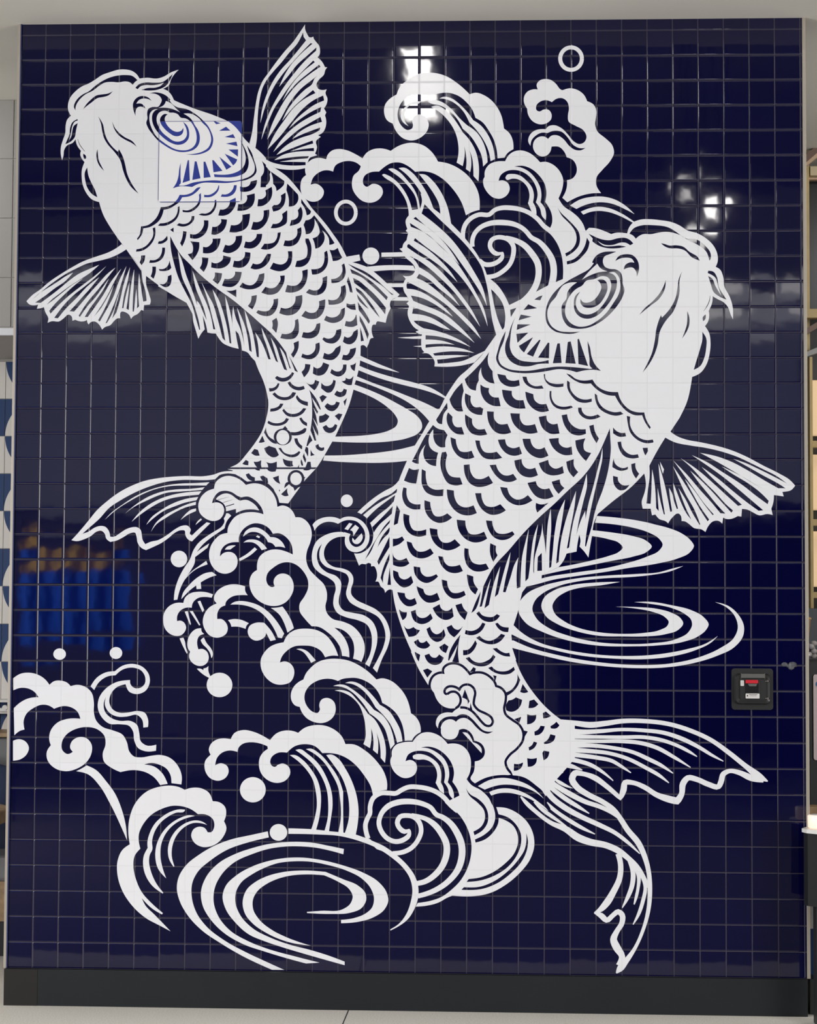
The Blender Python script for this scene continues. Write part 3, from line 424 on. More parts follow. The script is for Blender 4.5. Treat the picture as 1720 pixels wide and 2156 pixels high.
K6,124 9249,30706! 100,16 114,133 -19,259! 297,55! -14,-249 -80,-265 -197,-166 -198,-49!
K2,125 9516,29809! 64,232! 172,-11 164,93 82,99 25,133! 215,5! -25,-205 -130,-232 -197,-132 -198,-16
K2,126 10184,29757! 146,208! 215,6 165,49 114,166 31,215! 125,23! -41,-239 -97,-231 -164,-149 -197,-75 -165,0
K6,127 11084,29877! 64,218! 188,-10 164,65 115,132 14,266! 158,75! 15,-242 -55,-198 -113,-199 -197,-115
K6,128 11962,30165! 125,0! 108,-282 11,-232 -40,-265 -130,-231 -197,-115 -280,-6! 64,238! 214,49 164,99 47,198 -18,232 -67,199
K2,129 12920,29715! 165,-17 164,92! 67,-176 117,-215! -148,-99 -230,-39! -51,222
K6,130 12202,28940! 230,9 164,72 98,165 31,232 -11,192! 108,72! 44,-232 -8,-264 -97,-231 -196,-165 -164,-59 -164,-6!
K4,131 9557,29637! 215,-28! -14,-248 -97,-199 -164,-132 -231,-32! -3,275! 165,23 115,99
K4,132 10554,28968! 136,241! 192,-67 165,-7 164,105 71,182 -18,239! 174,-1! 3,-271 -64,-265 -163,-182 -230,-82 -232,28
K4,133 11172,28033! 80,281! 165,-34 197,17 148,115 87,181 -9,282! 220,65! -4,-281 -80,-297 -163,-215 -229,-115 -231,-26
K4,134 10223,28009! 163,231! 208,-57 164,33 147,148 81,166 -24,148! 188,17! -15,-232 -113,-264 -163,-198 -263,-82
K2,135 12995,28541! 197,32 163,116 81,165 -28,247! 102,66! 51,-215 1,-231 -107,-198 -164,-105 -279,-36!
K6,136 11995,28005! 131,142! 181,-57 165,23 130,148 58,198 -11,132! 190,82! -8,-247 -31,-232 -130,-197 -230,-99
K6,139 10028,27212! 71,99! 215,-47 198,23 130,148 71,165 -1,139! 184,33! -24,-304 -129,-264 -164,-116 -197,-16 -198,50
K6,140 10663,26890! 174,115! 58,-198 -15,-198 -48,-204! -166,178! 22,159
K6,141 10945,27187! 64,221! 198,-40 197,66 147,164 37,258! 263,56! -4,-314 -80,-231 -196,-198 -263,-72
K6,142 11825,27070! 156,214! 182,-83 197,16 147,181 14,264! 246,76! -14,-307 -97,-264 -196,-181 -262,-39
K6,143 12882,27728! 198,-27 163,59 130,198 15,280! 170,72! 4,-485 -121,-197 -262,-99 -272,-9!
K6,144 12724,26910! 87,175! 208,-73 197,39 130,115 48,165! 154,72! -5,-270 -97,-198 -196,-115 -197,-26
K6,145 13613,27578! 157,-44 181,27! 34,-254! -180,23 -198,116!
K6,146 10993,26197! 65,171! 190,-13 197,72 114,214 14,264! 121,56! 39,-320 -24,-264 -130,-181 -263,-49
K2,147 11842,26229! 64,207! 197,-26 197,82 97,148 32,115! 148,43! -15,-257 -97,-231 -196,-115 -197,-16
K6,148 13546,26678! 48,197! 181,-23 131,82 81,188! 26,-7! 35,-405! -173,-72 -164,0
K2,149 12664,26145! 55,83! 174,-60 164,43 131,164 25,132! 196,56! -8,-254 -97,-197 -179,-125 -164,-7 -165,50
K2,150 13479,26046! 54,223! 148,-59 131,66 81,158! 169,121! -4,-280 -114,-230 -163,-98 -164,16
K6,151 11420,25544! 129,240 -28,214! 207,89! -14,-303 -195,-372!
K2,152 11831,25438! 49,142! 197,-60 164,50 130,148 21,247! 158,55! 12,-270 -91,-230 -196,-148 -196,-16
K2,153 12686,25388! 57,224! 188,-59 131,65 130,175! 196,115! -15,-257 -113,-197 -196,-132 -197,7
K2,154 13441,25338! 54,198! 141,-17 98,99 32,131! 236,66! -38,-230 -114,-181 -163,-99 -131,10
K2,155 11846,24846! 120,148 22,174! 214,-26! -54,-247 -195,-263!
K2,156 12296,24786! 25,280! 154,-79 131,56 97,187! 241,-95! -74,-207 -130,-165 -230,-65
K2,157 12985,24812! 55,155! 191,-99 164,26 81,99 15,148! 138,6! -37,-286 -130,-147 -164,-50 -164,50
K2,158 13777,25118! 124,23 105,82! -54,-345! -115,82
K6,159 10796,24609! 79,83! 191,-76 164,16 164,99 81,115! 82,-49! -97,-165 -163,-131 -197,-40 -165,40
K6,160 10560,24211! 148,0 131,76 71,115! 69,-16! -74,-181 -131,-99 -190,-40!
K6,161 11298,24428! 98,40! 132,-148 198,-66 213,43! 50,-119! -196,-62 -230,39 -166,115
K6,162 12037,24428! 148,-76 131,17 71,164! 168,-66! -74,-197 -114,-154! -148,121
K2,163 12637,24418! 139,-115 164,0 130,99 39,138! 98,-40! -70,-296 -130,-164 -131,-16 -131,82 -116,99!
K2,164 13437,24484! 157,49 -1,89! 165,-56 153,131! -70,-368! -147,0 -132,56
K6,174 10697,23970! 98,69! 165,-141 198,-50 197,33 146,171! 141,-29! -90,-158 -196,-115 -230,-23 -231,72
K6,175 11683,23931! 132,-165 296,-105! 2,-164! -230,72 -199,165 -47,124
K2,176 10629,23388! 171,33 164,82 48,92! 132,-9! -114,-181 -196,-105 -220,-27!
K2,177 11097,23323! 65,65! 165,-164 198,-42 229,59 179,174! 115,-20! -130,-187 -196,-115 -196,-33 -231,49
K2,178 11772,23011! 88,33! 93,-131 132,-82! 1,-131! -164,82
K2,179 10548,22918! 192,-88 230,-10 196,76 87,125! 116,-36! -104,-155 -196,-98 -230,-23 -197,39 -126,72!
K2,180 10462,22656! 18,-171 100,-197 198,-131! 133,-164! -164,33 -199,164 -166,262!
K2,181 11432,22470! 197,-10 196,59 157,105! 79,-13! -22,-124 -180,-115 -229,-43 -164,9!
K2,182 10172,22042! 145,279! 101,-240! -131,-39
K2,183 11582,22214! 124,3! 74,-190 126,-114! -16,-138! -158,121 -100,131
K2,184 10394,21822! 189,96! 264,-89! 133,-268! -97,-76 -132,-23 -164,72 -116,115
K2,185 9880,21631! 123,165! 145,-40! 71,-223! -158,-6
K2,186 10955,21830! 105,10! 116,-174 198,-82 197,1 146,82 56,49! 59,-49! -97,-131 -229,-73 -230,56 -198,147
K2,187 9529,21205! 140,157! 109,-59! -9,-154! -131,13
K2,188 9981,21294! 148,-6 154,65! -11,-180! 23,-105! -180,0! -83,105
K2,189 10474,21278! 181,-45 246,66! 2,-230! -345,0! -17,105
K2,190 11136,21414! 174,-69 213,-22! 2,-148 33,-49! -147,-33 -165,49 -83,131
K2,191 11722,21071! 75,131! -26,-131!
K2,192 9047,21066! 3461,6! -114,-72! -3445,-6!
K2,193 10017,21009! 213,0! 1,-72! -99,6
K2,194 10519,21010! 368,0! -32,-104! -164,-11 -132,49
K2,195 9674,20789! 125,46! 89,-105 149,-65! 1,-131! -164,9 -149,121
K2,196 10240,20708! 124,33! 172,-108! 34,-186! -138,39 -132,98
K2,197 10742,20660! 245,82! 2,-157 57,-170! -155,72
K2,198 12033,21071! 81,220! 121,0! 28,-219!
K2,199 11936,20963! 65,49 262,1! -98,-56
K2,200 11198,20242! 119,245 82,-16! 17,-49!
K2,201 10992,20176! 49,10! -32,-98!
K2,202 11076,20006! 253,243! -9,-121 61,-170! -124,-33
K2,203 11548,20308! 230,-16! -163,-154!
K2,204 11971,20685! 75,0! -74,-82!
K6,205 12157,24144! 182,-213 166,-263 127,-322! -59,27! -100,164 -199,295! 101,-295 140,-263! -32,-92! -157,256! 101,-295 85,-443! -66,115 -133,213! 100,-246 118,-361 -9,-108! -106,174 -117,246! 68,-246 84,-361! -65,0! -67,164 -100,246! 31,213 30,328 -2,328 -19,329 -35,197
K6,206 12197,22372! 107,-246! -114,-98 -65,-115! -59,0! 57,246
K6,207 12043,21880! 66,-16 34,-164 -14,-213! -40,82 -87,164!
K6,208 11980,21651! 17,-115 60,-163 -25,-131! -66,130 -44,131!
K6,209 11861,21398! 56,-124 27,-131! -58,-10! -44,141
K2,210 12420,21930! 124,66! 24,-99 82,-49 114,23! 1,-104 -49,-40 -164,23 -99,82
K2,211 12231,21782! 77,-147 92,-72! -167,-49!
K6,212 12563,23849! 137,92! 164,-82! -195,-224!
K2,213 13152,23957! 104,154! 132,-65 81,33 55,108! 125,-43! -64,-213 -229,-82 -131,49
K6,214 12769,23488! 114,124! 180,-82 115,40 48,105! 148,-40! -81,-196 -195,-148 -197,49
K2,215 13515,23675! 143,148! -80,-335!
K6,216 12568,23110! 138,17 104,72! 158,-105! -129,-180 -131,-66 -131,-17! -24,148
K2,217 13175,23104! 143,98! 167,-26! -129,-262!
K6,218 12699,22668! 141,82! 132,-115 130,33 81,115! 99,-40! -48,-157 -130,-131 -131,-27 -164,59
K2,219 11103,22584! 114,125! 116,-141!''',
('koi_left', 'belly_fin'): '''K6,137 6566,30286! 26,-488 133,-598 206,-631 270,-531 271,-530 137,-464 155,-513! 39,0! -60,347 -137,464 -238,629 -306,664 -123,631 -67,421! 132,-289 223,-697 239,-597 211,-597! -25,189! 84,-90 169,-364 152,-331! -86,364 -171,464 -169,397 -104,431 -50,325! 149,-358 204,-497 203,-431 205,-596 87,-456! 83,-14! -104,404 -137,529 -171,530 -160,431! 260,-497 202,-365 171,-529 223,-843! 116,-116! -104,562 -138,562 -171,529 -116,404! 248,-404 170,-463 172,-629 112,-644! 69,-23! -65,568 -122,661 -79,678! 143,-413 137,-596 44,-429! -27,429 -3,298 34,287! 48,-254 68,-232 169,-396 120,-430 52,-280! -54,445 -120,529 -138,578! 169,-347 169,-430 138,-660 35,-280! 93,-66! -65,577 -136,528 -95,579! 159,-381 169,-528 104,-528 70,-429! 83,-26! -38,521 -120,478! 234,-347 168,-363 135,-362! 92,-10! -163,537 -135,363 -79,370! 212,-436 168,-396 202,-501! 92,-59! -162,527 -136,462! 200,-330 169,-495 168,-434! 122,-50! -158,484 -152,445! 183,-247 134,-329 85,-264! 56,-16! -108,312 -85,330! -283,396 -366,412 -365,331 -333,298 -332,281 -333,282 -399,298 -266,183 -467,365 -434,383 -335,349 -268,266 -270,400
K6,138 11333,25504! 184,-312 193,-356! -125,59! -117,297''',
('droplet_on_koi_tail_upper', None): '''K2,220 11489,22273 -26,-126 -77,-106 -117,-71 -138,-25 -138,24 -118,71 -79,107 -29,125 27,126 77,106 117,71 138,26 138,-25 118,-71 79,-107
W3,221 11385,22256 -19,-110 -55,-94 -82,-62 -98,-22 -98,21 -84,63 -56,93 -20,111 18,110 55,94 82,63 98,22 98,-22 84,-63 56,-93''',
('droplet_on_koi_tail_lower', None): '''K2,222 11998,20613 -25,-135 -71,-115 -108,-77 -127,-27 -129,27 -109,76 -73,115 -27,135 25,135 71,115 108,77 128,27 128,-27 109,-76 73,-115
W3,223 11893,20620 -17,-97 -49,-82 -74,-54 -87,-20 -88,19 -75,55 -50,81 -19,97 17,96 49,82 74,55 88,19 88,-19 74,-54 51,-82''',
('droplet_right_of_tail', None): '''W1,224 13914,19755 -18,-95 -51,-80 -77,-54 -91,-19 -91,18 -78,54 -52,80 -19,95 18,95 51,81 77,54 91,19 91,-19 78,-54 52,-80''',
('wave_middle', None): '''h4,225 8420,20220,195! 63,246,195 196,181,195 295,82,195 263,-48,195 231,-114,195 216,-197,195! 278,67,195 296,-33,195 263,-130,195 232,-228,195 133,-262,195 52,-277,195! 180,56,195 229,-55,195 198,-179,195 107,-229,195! 223,-15,195 230,-146,195 149,-228,195 51,-294,195 -63,-326,195 -112,-294,195 -40,-345,195 114,-369,195 299,-330,195 298,-294,195 113,-294,195 2,-294,195 -53,-258,195 57,-258,195 223,-238,195 407,-108,195 370,-163,195 297,-292,195 187,-403,195 3,-367,195 -116,-349,195! -141,73,195 -184,53,195! 42,368,195 -47,293,195 -223,329,195 -259,164,195 -259,54,195! 297,-256,195 186,-293,195 94,-293,195 21,-311,195! -148,35,195 -140,18,195! -46,256,195 -187,330,195 -334,328,195 -371,219,195 -259,17,195! -261,274,195 -225,330,195 -2,258,195 183,296,195 145,332,195 -2,295,195 -188,368,195 -224,220,195 -297,128,195 -334,-20,195 -332,-186,195 -220,-222,195 -54,-259,195 95,-221,195 130,-65,195 111,37,195! -45,122,195 24,166,195 147,166,195 222,46,195 223,-81,195 150,-239,195 28,-258,195 -98,-295,195 -220,-259,195 -295,-130,195 -333,-2,195 -335,127,195 -299,257,195 -151,331,195 -3,332,195 109,223,195 173,129,195! 2,241,195 79,259,195 221,204,195 296,101,195 297,-7,195 260,-73,195 253,-109,195! -73,421,195 -198,260,195 -263,146,195 -262,-17,195! -166,228,195 -263,146,195 -263,42,195 -294,-93,195 -228,-197,195 -129,-261,195 2,-196,195! -360,-34,195 -196,-99,195 -146,-196,195 -40,-245,195! 123,131,195 197,56,195 197,-38,195 132,-130,195 51,-196,195 -47,-228,195 -162,-180,195 -261,-90,195 -230,39,195 -231,162,195 -167,293,195 -36,293,195 62,294,195 162,262,195 228,197,195 268,66,195! 24,229,195 97,197,195 194,229,195 294,132,195 295,40,195 296,-22,195 223,-65,195! -44,180,195 -117,196,195 -198,195,195 -264,130,195 -262,-33,195! -165,65,195 -198,131,195 -264,64,195 -262,-49,195 -195,-214,195 -80,-229,195! 213,33,195 198,-97,195 74,-164,195 -37,-229,195 -162,-197,195 -262,-49,195 -297,113,195 -200,196,195 -69,294,195 96,328,195 227,230,195
W5,226 8420,20220! 63,246 196,181 295,82 263,-48 231,-114 216,-197! 278,67 296,-33 263,-130 232,-228 133,-262 52,-277! 180,56 229,-55 198,-179 107,-229! 223,-15 230,-146 149,-228 51,-294 -63,-326 -112,-294 -40,-345 114,-369 299,-330 298,-294 113,-294 2,-294 -53,-258 57,-258 223,-238 407,-108 370,-163 297,-292 187,-403 3,-367 -116,-349! -141,73 -184,53! 42,368 -47,293 -223,329 -259,164 -259,54! 297,-256 186,-293 94,-293 21,-311! -148,35 -140,18! -46,256 -187,330 -334,328 -371,219 -259,17! -261,274 -225,330 -2,258 183,296 145,332 -2,295 -188,368 -224,220 -297,128 -334,-20 -332,-186 -220,-222 -54,-259 95,-221 130,-65 111,37! -45,122 24,166 147,166 222,46 223,-81 150,-239 28,-258 -98,-295 -220,-259 -295,-130 -333,-2 -335,127 -299,257 -151,331 -3,332 109,223 173,129! 2,241 79,259 221,204 296,101 297,-7 260,-73 253,-109! -73,421 -198,260 -263,146 -262,-17! -166,228 -263,146 -263,42 -294,-93 -228,-197 -129,-261 2,-196! -360,-34 -196,-99 -146,-196 -40,-245! 123,131 197,56 197,-38 132,-130 51,-196 -47,-228 -162,-180 -261,-90 -230,39 -231,162 -167,293 -36,293 62,294 162,262 228,197 268,66! 24,229 97,197 194,229 294,132 295,40 296,-22 223,-65! -44,180 -117,196 -198,195 -264,130 -262,-33! -165,65 -198,131 -264,64 -262,-49 -195,-214 -80,-229! 213,33 198,-97 74,-164 -37,-229 -162,-197 -262,-49 -297,113 -200,196 -69,294 96,328 227,230
W5,227 8507,19795 179,180 229,60 198,-59 198,-147 149,-81! 246,33 197,-81 199,-163 116,-170! -312,39 -328,-34 -278,-115! -1,163! -393,-92! -18,157 -101,163 -165,98
k6,228 9015,19894,6 -459,-116,19
k6,229 9164,19787,6 -377,-113,19
k6,230 9225,19617,32 -338,-100,32
W5,231 9588,18327! 97,212 195,131 262,18 231,-98 165,-130 132,-146! 197,-16 164,-81 132,-130 100,-195! -197,48 -196,-10! -100,123 -197,65! -66,130 -166,163 -230,97 -229,-1 -164,-82
W5,232 10096,18328! 65,56! 109,-55! -42,-56!
W5,233 9607,18098! 146,98 197,24 230,-38 197,-130 166,-195! -212,-57! -150,186 -197,113 -197,16
W5,234 8872,17818! 97,114 163,50 174,1! -221,-164!
W5,235 9433,17461! 326,197 292,252! 99,-78! -227,-206 -457,-263!
W5,251 11229,14187! 145,277 295,204 406,57 444,-52 371,-200 298,-366 195,-439! -266,6 -251,-64! -156,237 -334,182 -370,34 -369,-39 -294,-185 -183,-222 -72,-228! 184,53 222,-80 150,-219 2,-257 -145,-258 -258,-93 -333,16 -335,218 -225,402 -4,368 109,221 257,259 258,112
W5,252 11730,13922! 166,19 260,-97 223,-219 123,-139! -184,-100! -123,201 -187,219''',
('wave_small_curls', 'curl#0'): '''W5,236 7251,15709! 70,212 195,164 327,67 296,-15 286,-86! -54,-131! -263,31 -229,-27 -196,-131 -80,-147 -15,-121! -263,-11 -195,-115 -113,-196 -4,-212! 121,24 165,-87 74,-195 -70,-179 -130,-115 -164,-33 -263,79 -199,195 -86,325 29,293 178,262 294,148''',
('wave_small_curls', 'curl#1'): '''W5,237 7815,15767! 107,37! 159,-367! -65,-89!''',
('wave_small_curls', 'curl#2'): '''W5,238 7310,15367! 115,24! 137,-511! -33,-39!''',
('wave_small_curls', 'curl#3'): '''W5,239 7507,15391! 121,1! 127,-218 178,-324! -43,-26!''',
('wave_small_curls', 'curl#4'): '''W5,240 9693,16372! 2,-179 100,-168! -246,5 -294,-34 -228,-131 -97,-131 -16,-114! -179,-82 -113,-164 -20,-293! 170,1 165,-129 84,-211 -47,-211 -162,-131 -229,-50 -262,79 -199,227 -92,292 37,261 177,294 332,197! -89,97 -18,163 96,195 195,164 294,116 360,8''',
('wave_small_curls', 'curl#5'): '''W5,241 9111,15653! 146,99 229,43 328,-31 459,-154 329,-226 330,-355 315,-502! -90,-179! -154,22! -133,301 -232,356 -363,356 -394,193 -427,79''',
('wave_small_curls', 'curl#6'): '''W5,242 10715,15531! 213,11 244,47! 215,-298 166,-324 74,-227! -250,-173! -117,334 -199,356''',
('wave_small_curls', 'curl#7'): '''W5,243 9025,15041! 206,44 262,-15 361,-145! -97,-98 -32,-123! -295,83 -268,-2! -44,136''',
('wave_small_curls', 'curl#8'): '''W5,244 10459,14945! -343,-2 -228,-115 -80,-228 84,-227 230,-128 261,66 129,131 26,114! 73,-146 99,-178! 212,50! -149,291''',
('wave_small_curls', 'curl#9'): '''W5,245 7119,14315! 147,33! 74,-184 18,-130 85,-276! -32,-43! -168,318''',
('wave_small_curls', 'curl#10'): '''W5,246 7973,14720! 18,-130 100,-97! -196,-82 -80,-212 12,-163 41,-146! 163,18 165,-97 84,-194 -47,-228 -162,-131 -196,-17 -231,112 -133,194 -8,130 38,114! -100,178 -3,260 128,294 195,163''',
('wave_small_curls', 'curl#11'): '''W5,247 7952,14248! 75,82 55,26! 111,-220 165,-194 84,-194 -15,-130 -42,-72! -57,201 -133,194 -166,162''',
('wave_small_curls', 'curl#12'): '''W5,248 7810,13133! 164,-5 99,-55! 6,72! 124,33 71,65! -5,-178 85,-227! -49,-65! -230,128''',
('droplet_large_below_curls', None): '''W5,249 9224,12504 -37,-184 -108,-156 -164,-105 -193,-38 -195,35 -165,103 -112,154 -40,184 37,184 108,156 163,105 194,38 194,-35 166,-103 111,-155''',
('droplet_left_of_tail_lobe', None): '''W1,250 7389,17442 -23,-125 -70,-106 -106,-71 -126,-26 -126,25 -107,70 -73,106 -26,125 23,125 70,106 106,71 126,26 126,-25 107,-70 73,-106''',
('ribbon_spray_middle', None): '''W5,253 13601,18344! -332,-39 -258,-148 -184,-259 -34,-296 112,-257 261,-184 370,-72 259,-110 150,-220 1,-221 -72,-221 1,-221 186,-220 370,-182 444,-218 297,-293 186,-366 57,-330 -89,-441 -219,-477 -199,-544! -166,175! 218,404 182,405 89,404 -57,366 -223,403 -370,219 -444,181 -334,219 -131,294 53,295 54,295 -94,183 -148,74 -370,109 -297,109 -224,257 -39,295 108,351! -146,-203 -53,-333 132,-368 260,-220 371,-146 187,-220 2,-295 -72,-332 2,-257 149,-220 370,-109 480,-107 334,-256 168,-403 2,-403 -126,-478 -170,-459! -166,109! 189,386 71,440 -21,331 -168,366 -370,182 -443,108 -371,181 -149,294 16,331 71,332 -57,221 -223,183 -334,183 -261,257 -77,332 35,332 145,333 295,223 295,111 370,39 389,-73!
K6,469 13795,19316 316,-21 141,-65 219,-162 132,-185 66,-162 56,-228 -10,-239 -107,-282 -151,-153 -216,-120 -261,-12 -284,194 -112,434 -4,652
W7,470 12328,18800! 119,142 217,120 261,55 262,-10 229,-75! 163,76 261,23 283,-75 219,-152 153,-217 78,-260 -20,-282 -118,-217 -195,-153 -217,-44 -218,64 -153,173 -45,195 16,178! 210,105! -53,-130 23,-174 110,-151 152,-54 174,66 129,163 42,195 -34,217 -121,196 -175,162 -218,58 -239,-12 -152,-59 -130,-76! -196,64 -218,15 -218,-59 -173,-121 -130,-174! -22,109
W7,471 13593,18645! 183,240! 131,-36! -173,-247!
W7,472 13811,18598! 205,214! 149,-115! -222,-337! -12,130 -22,65
W7,473 13910,18305! 88,-108! 270,283! 45,-162 -75,-174 -130,-92 -131,26 -77,108
W7,474 13623,18341! 210,105! -250,76! -108,-164!''',
('wave_left_edge', None): '''W1,254 524,12701! 270,176 351,55 353,-72 311,-193 170,-208! 183,145 263,23 265,-85 133,-129! 263,54 308,-72 267,-236 93,-389 5,-390 92,-302 266,-258 395,-126 396,-170 179,-301 92,-344 177,-193 307,-41 392,68 349,33 394,-113 308,-299 157,-386 -9,-344! -393,48! -34,292 -155,257 -308,170 -306,62 -283,-67! 416,-83 308,-255 214,-408! -296,-45! -221,277 -352,213 -437,82 -567,-83! -352,161 -310,257 -47,301 104,347 -48,345 -288,257 -439,83 -437,-90 -348,-219 -171,-304 26,-302 200,-150 217,88! -111,151 62,259 261,167 307,-32 222,-258 4,-302 -170,-347 -390,-284 -437,-112 -439,104 -312,321 -27,346 150,239! -69,238 60,346 259,305 437,155 473,4! -126,280 -266,172 -264,41 -393,-111! -222,128 -264,29 -349,-142 -261,-218 -106,-261 37,-360! -184,-53 -217,-175! -39,1062! 239,218 349,176 395,47! -179,215 -266,129 -265,19 -306,-101!
W1,255 562,10251! 228,67 265,-85 144,-236 -92,-282 -217,-175 -315,-68!
W1,256 3090,9084! 217,109 195,123! 375,-182 399,-428 356,-471 270,-600 183,-687 51,-536! -225,492 -448,899 -447,728 -443,427''',
('ribbon_spray_left', None): '''W1,257 3613,12410! 259,357 348,198 350,45! 304,219 393,76 396,-114 266,-323 26,-303 -150,-304 -348,-141 -307,93 -149,293! -379,-145 -215,-283 -40,-304 135,-259 264,-127 306,2 437,68 263,-63 135,-258 3,-303! -187,-23! -57,324 -199,171 -393,-67 -393,-3 -309,149 -179,301 31,304! -76,-217 48,-346 267,-258 351,-105 394,3 264,-150 91,-301 70,-345 198,-150 415,25! -10,-237! -402,-25 -307,127 -157,301 -48,345 -156,215 -350,62 -438,18 -310,257 -159,389 61,390 258,348 391,241 560,91! 11,-152 177,-163 218,14 174,153 18,260 -156,259 -352,119 -393,-81 -282,-227! -285,-36 -347,-220 -202,-326!''',
('droplet_far_left', None): '''W1,258 2616,13671 -17,-87 -54,-73 -80,-50 -96,-18 -96,17 -82,48 -55,73 -21,87 18,86 53,74 81,49 96,18 96,-16 82,-49 55,-73''',
('droplet_second_left', None): '''W1,259 4854,13728 -18,-90 -53,-76 -80,-51 -96,-19 -95,17 -82,51 -55,75 -21,90 18,90 54,76 80,51 95,19 96,-17 82,-51 55,-76''',
('wave_crest_lower_middle', 'crest'): '''W5,260 12019,12735! 96,234 193,234 311,236 351,99 391,14 430,-67 391,-172 352,-231 353,-327! 195,48 351,-83 351,-269 275,-385 138,-386 48,-232! 167,-115 157,-231 59,-231 1,-154! -213,-137 -135,-194! -272,-30! -20,240 -120,501 -235,385 -274,230 -242,134! -111,328 -274,347 -313,192 -313,95 -312,-2 -253,-41 -163,-79! -247,76 -273,6 -312,-87 -311,-216 -154,-273 -6,-271 127,-271 236,-192 156,-18 85,136! -29,194 96,194 234,60 235,-134 80,-232 -37,-271 -193,-234 -273,-107 -312,25 -313,153 -198,231 -87,212! -188,57 -139,193 -21,272 115,272 155,156''',
('wave_crest_lower_middle', 'stream#1'): '''W5,261 13660,12611! 214,59 273,-56 274,-173 314,-307 294,-366! 332,-211 275,-384 196,-385 88,-444! -202,-79! -79,289 -197,462 -235,308 -352,346! -276,424 -313,308 -274,153''',
('wave_crest_lower_middle', 'stream#2'): '''W5,262 13193,12491! 214,60 234,-18 313,-172 353,-269 235,-231 255,-288! 332,-211 235,-307 158,-386 92,-424! -166,-195! -80,347 -158,463 -275,346 -312,230! -119,192 -235,309 -314,307 -352,192''',
('wave_crest_lower_middle', 'stream#3'): '''W5,263 13252,12317! 273,21 313,-94 275,-270 235,-269 216,-289! 255,-211 235,-385 158,-424 61,-386 -36,-494! -168,192! -10,301 -60,385 -99,290! 60,-290 13,-309 -22,-232! -184,153! 18,309 -41,348 -60,193! 22,-309 -56,-465! -261,153! 84,271 -3,348 -80,464 -198,463 -314,308 -313,153''',
('wave_bottom_middle', 'crest'): '''W5,264 9179,10385! 142,239 334,121 431,-68 336,-139 303,-178! 270,277 382,107 286,-31 168,-60! 261,202 351,99 390,-4 391,-144 314,-269 150,-308! 358,-16 391,-210 469,-420 314,-461 111,-423 -10,-231! -253,-41 -290,-176! -99,365 -236,384 -313,383 -392,305 -390,152 -273,36 -292,-2! -295,268 -391,74 -389,-81 -311,-254! -395,-25 -214,-168 -46,-190 73,-141 120,-37 95,77! 214,58 240,-139 40,-284 -179,-238 -333,-97 -335,91 -289,281 -89,331 35,284 142,214 166,120! -15,104! -298,107 -335,44 -334,-64 -166,-153 -37,-166! -321,54 -287,-83 -189,-191 -83,-309! 229,83 240,-102 65,-237 -108,-214 -286,-130 -336,101 -195,283 -4,379 213,248! -74,179 94,262 285,178 240,26''',
('wave_bottom_middle', 'stream#1'): '''W5,265 11508,9785! 203,2 313,-191 315,-345 276,-461 121,-501 3,-462 -73,-541 -114,-425! -195,-2! 152,503 75,463 -43,540 -121,462 -276,423 -314,306''',
('wave_bottom_middle', 'stream#2'): '''W5,266 11729,9981! 175,40 313,-191 393,-345 355,-576 199,-577 35,-501 -67,-540 -74,-502! -175,37! 132,541 16,540 -63,539 -198,500 -355,499 -353,306''',
('wave_bottom_middle', 'stream#3'): '''W5,267 12138,10023! 195,21 313,-172 432,-460 355,-537 178,-500! 5,-694 14,-886! -202,-2! 93,502 -24,770 -102,539 -236,461 -355,499 -314,268''',
('wave_bottom_middle', 'stream#4'): '''W5,268 12939,9798! 214,21 235,-134 314,-422 276,-538 179,-576 62,-539 -36,-501 -75,-424! -427,72! 151,541 16,578 -101,577 -198,500 -315,461''',
('wave_bottom_left', 'crest'): '''W5,269 5247,6253! -63,449 49,615 233,571 427,430 526,195 479,37 337,-77 145,-79! 286,83 384,-20 289,-163 156,-330! 278,-44 217,-187 37,-284 -79,-260! 98,-259 -116,-331 -236,-262 -286,-135 -334,-13 -289,162 -123,282 94,237 214,97 216,-46 121,-164! 143,2 118,214 -51,282 -217,164 -383,34! -241,172 -385,129 -384,15 -382,-108 -429,-240 -331,-382 -163,-380 4,-331 60,-236! -222,-286 -42,-425 101,-471 246,-516 389,-419 444,-372! -33,-56! -409,239 -397,387! 156,-295 339,-326 653,-650! -408,206 -578,299 -532,464 -391,561 -210,659 3,519 187,428''',
('wave_bottom_left', 'stream#1'): '''W5,270 7412,7623! -216,12 -334,-89 -333,-192 -285,-263 -211,-380 -92,-380 13,-212! -150,-309 -19,-378 100,-376 244,-375 435,-324! 23,38! -267,336 -221,469 -87,424 31,236 94,190 -14,331 101,379 212,333 285,239 333,169 335,65''',
('wave_bottom_left', 'stream#2'): '''W5,271 7798,7381! -216,31 -334,-98 -428,-265 -331,-381 -187,-427 -42,-473 101,-424 339,-397! -148,399 -92,471 33,473 187,427 379,382 429,203''',
('wave_bottom_left', 'stream#3'): '''W5,272 8280,7041! -169,116 -287,54 -335,-84 -380,-264 -259,-380 -100,-426 62,-377 170,-282! 34,24! -110,400 19,378 140,379 283,334 381,193 335,-6''',
('droplet_under_bottom_wave', None): '''W5,273 10575,8428 -37,-188 -108,-161 -163,-108 -194,-39 -194,36 -165,105 -111,158 -41,188 37,188 108,161 164,108 193,39 194,-36 166,-105 111,-158''',
('droplet_on_ripple', None): '''W1,274 11434,6780 -25,-125 -74,-106 -111,-71 -131,-27 -131,24 -112,69 -76,105 -27,124 25,125 74,106 111,72 131,26 131,-24 112,-69 75,-105''',
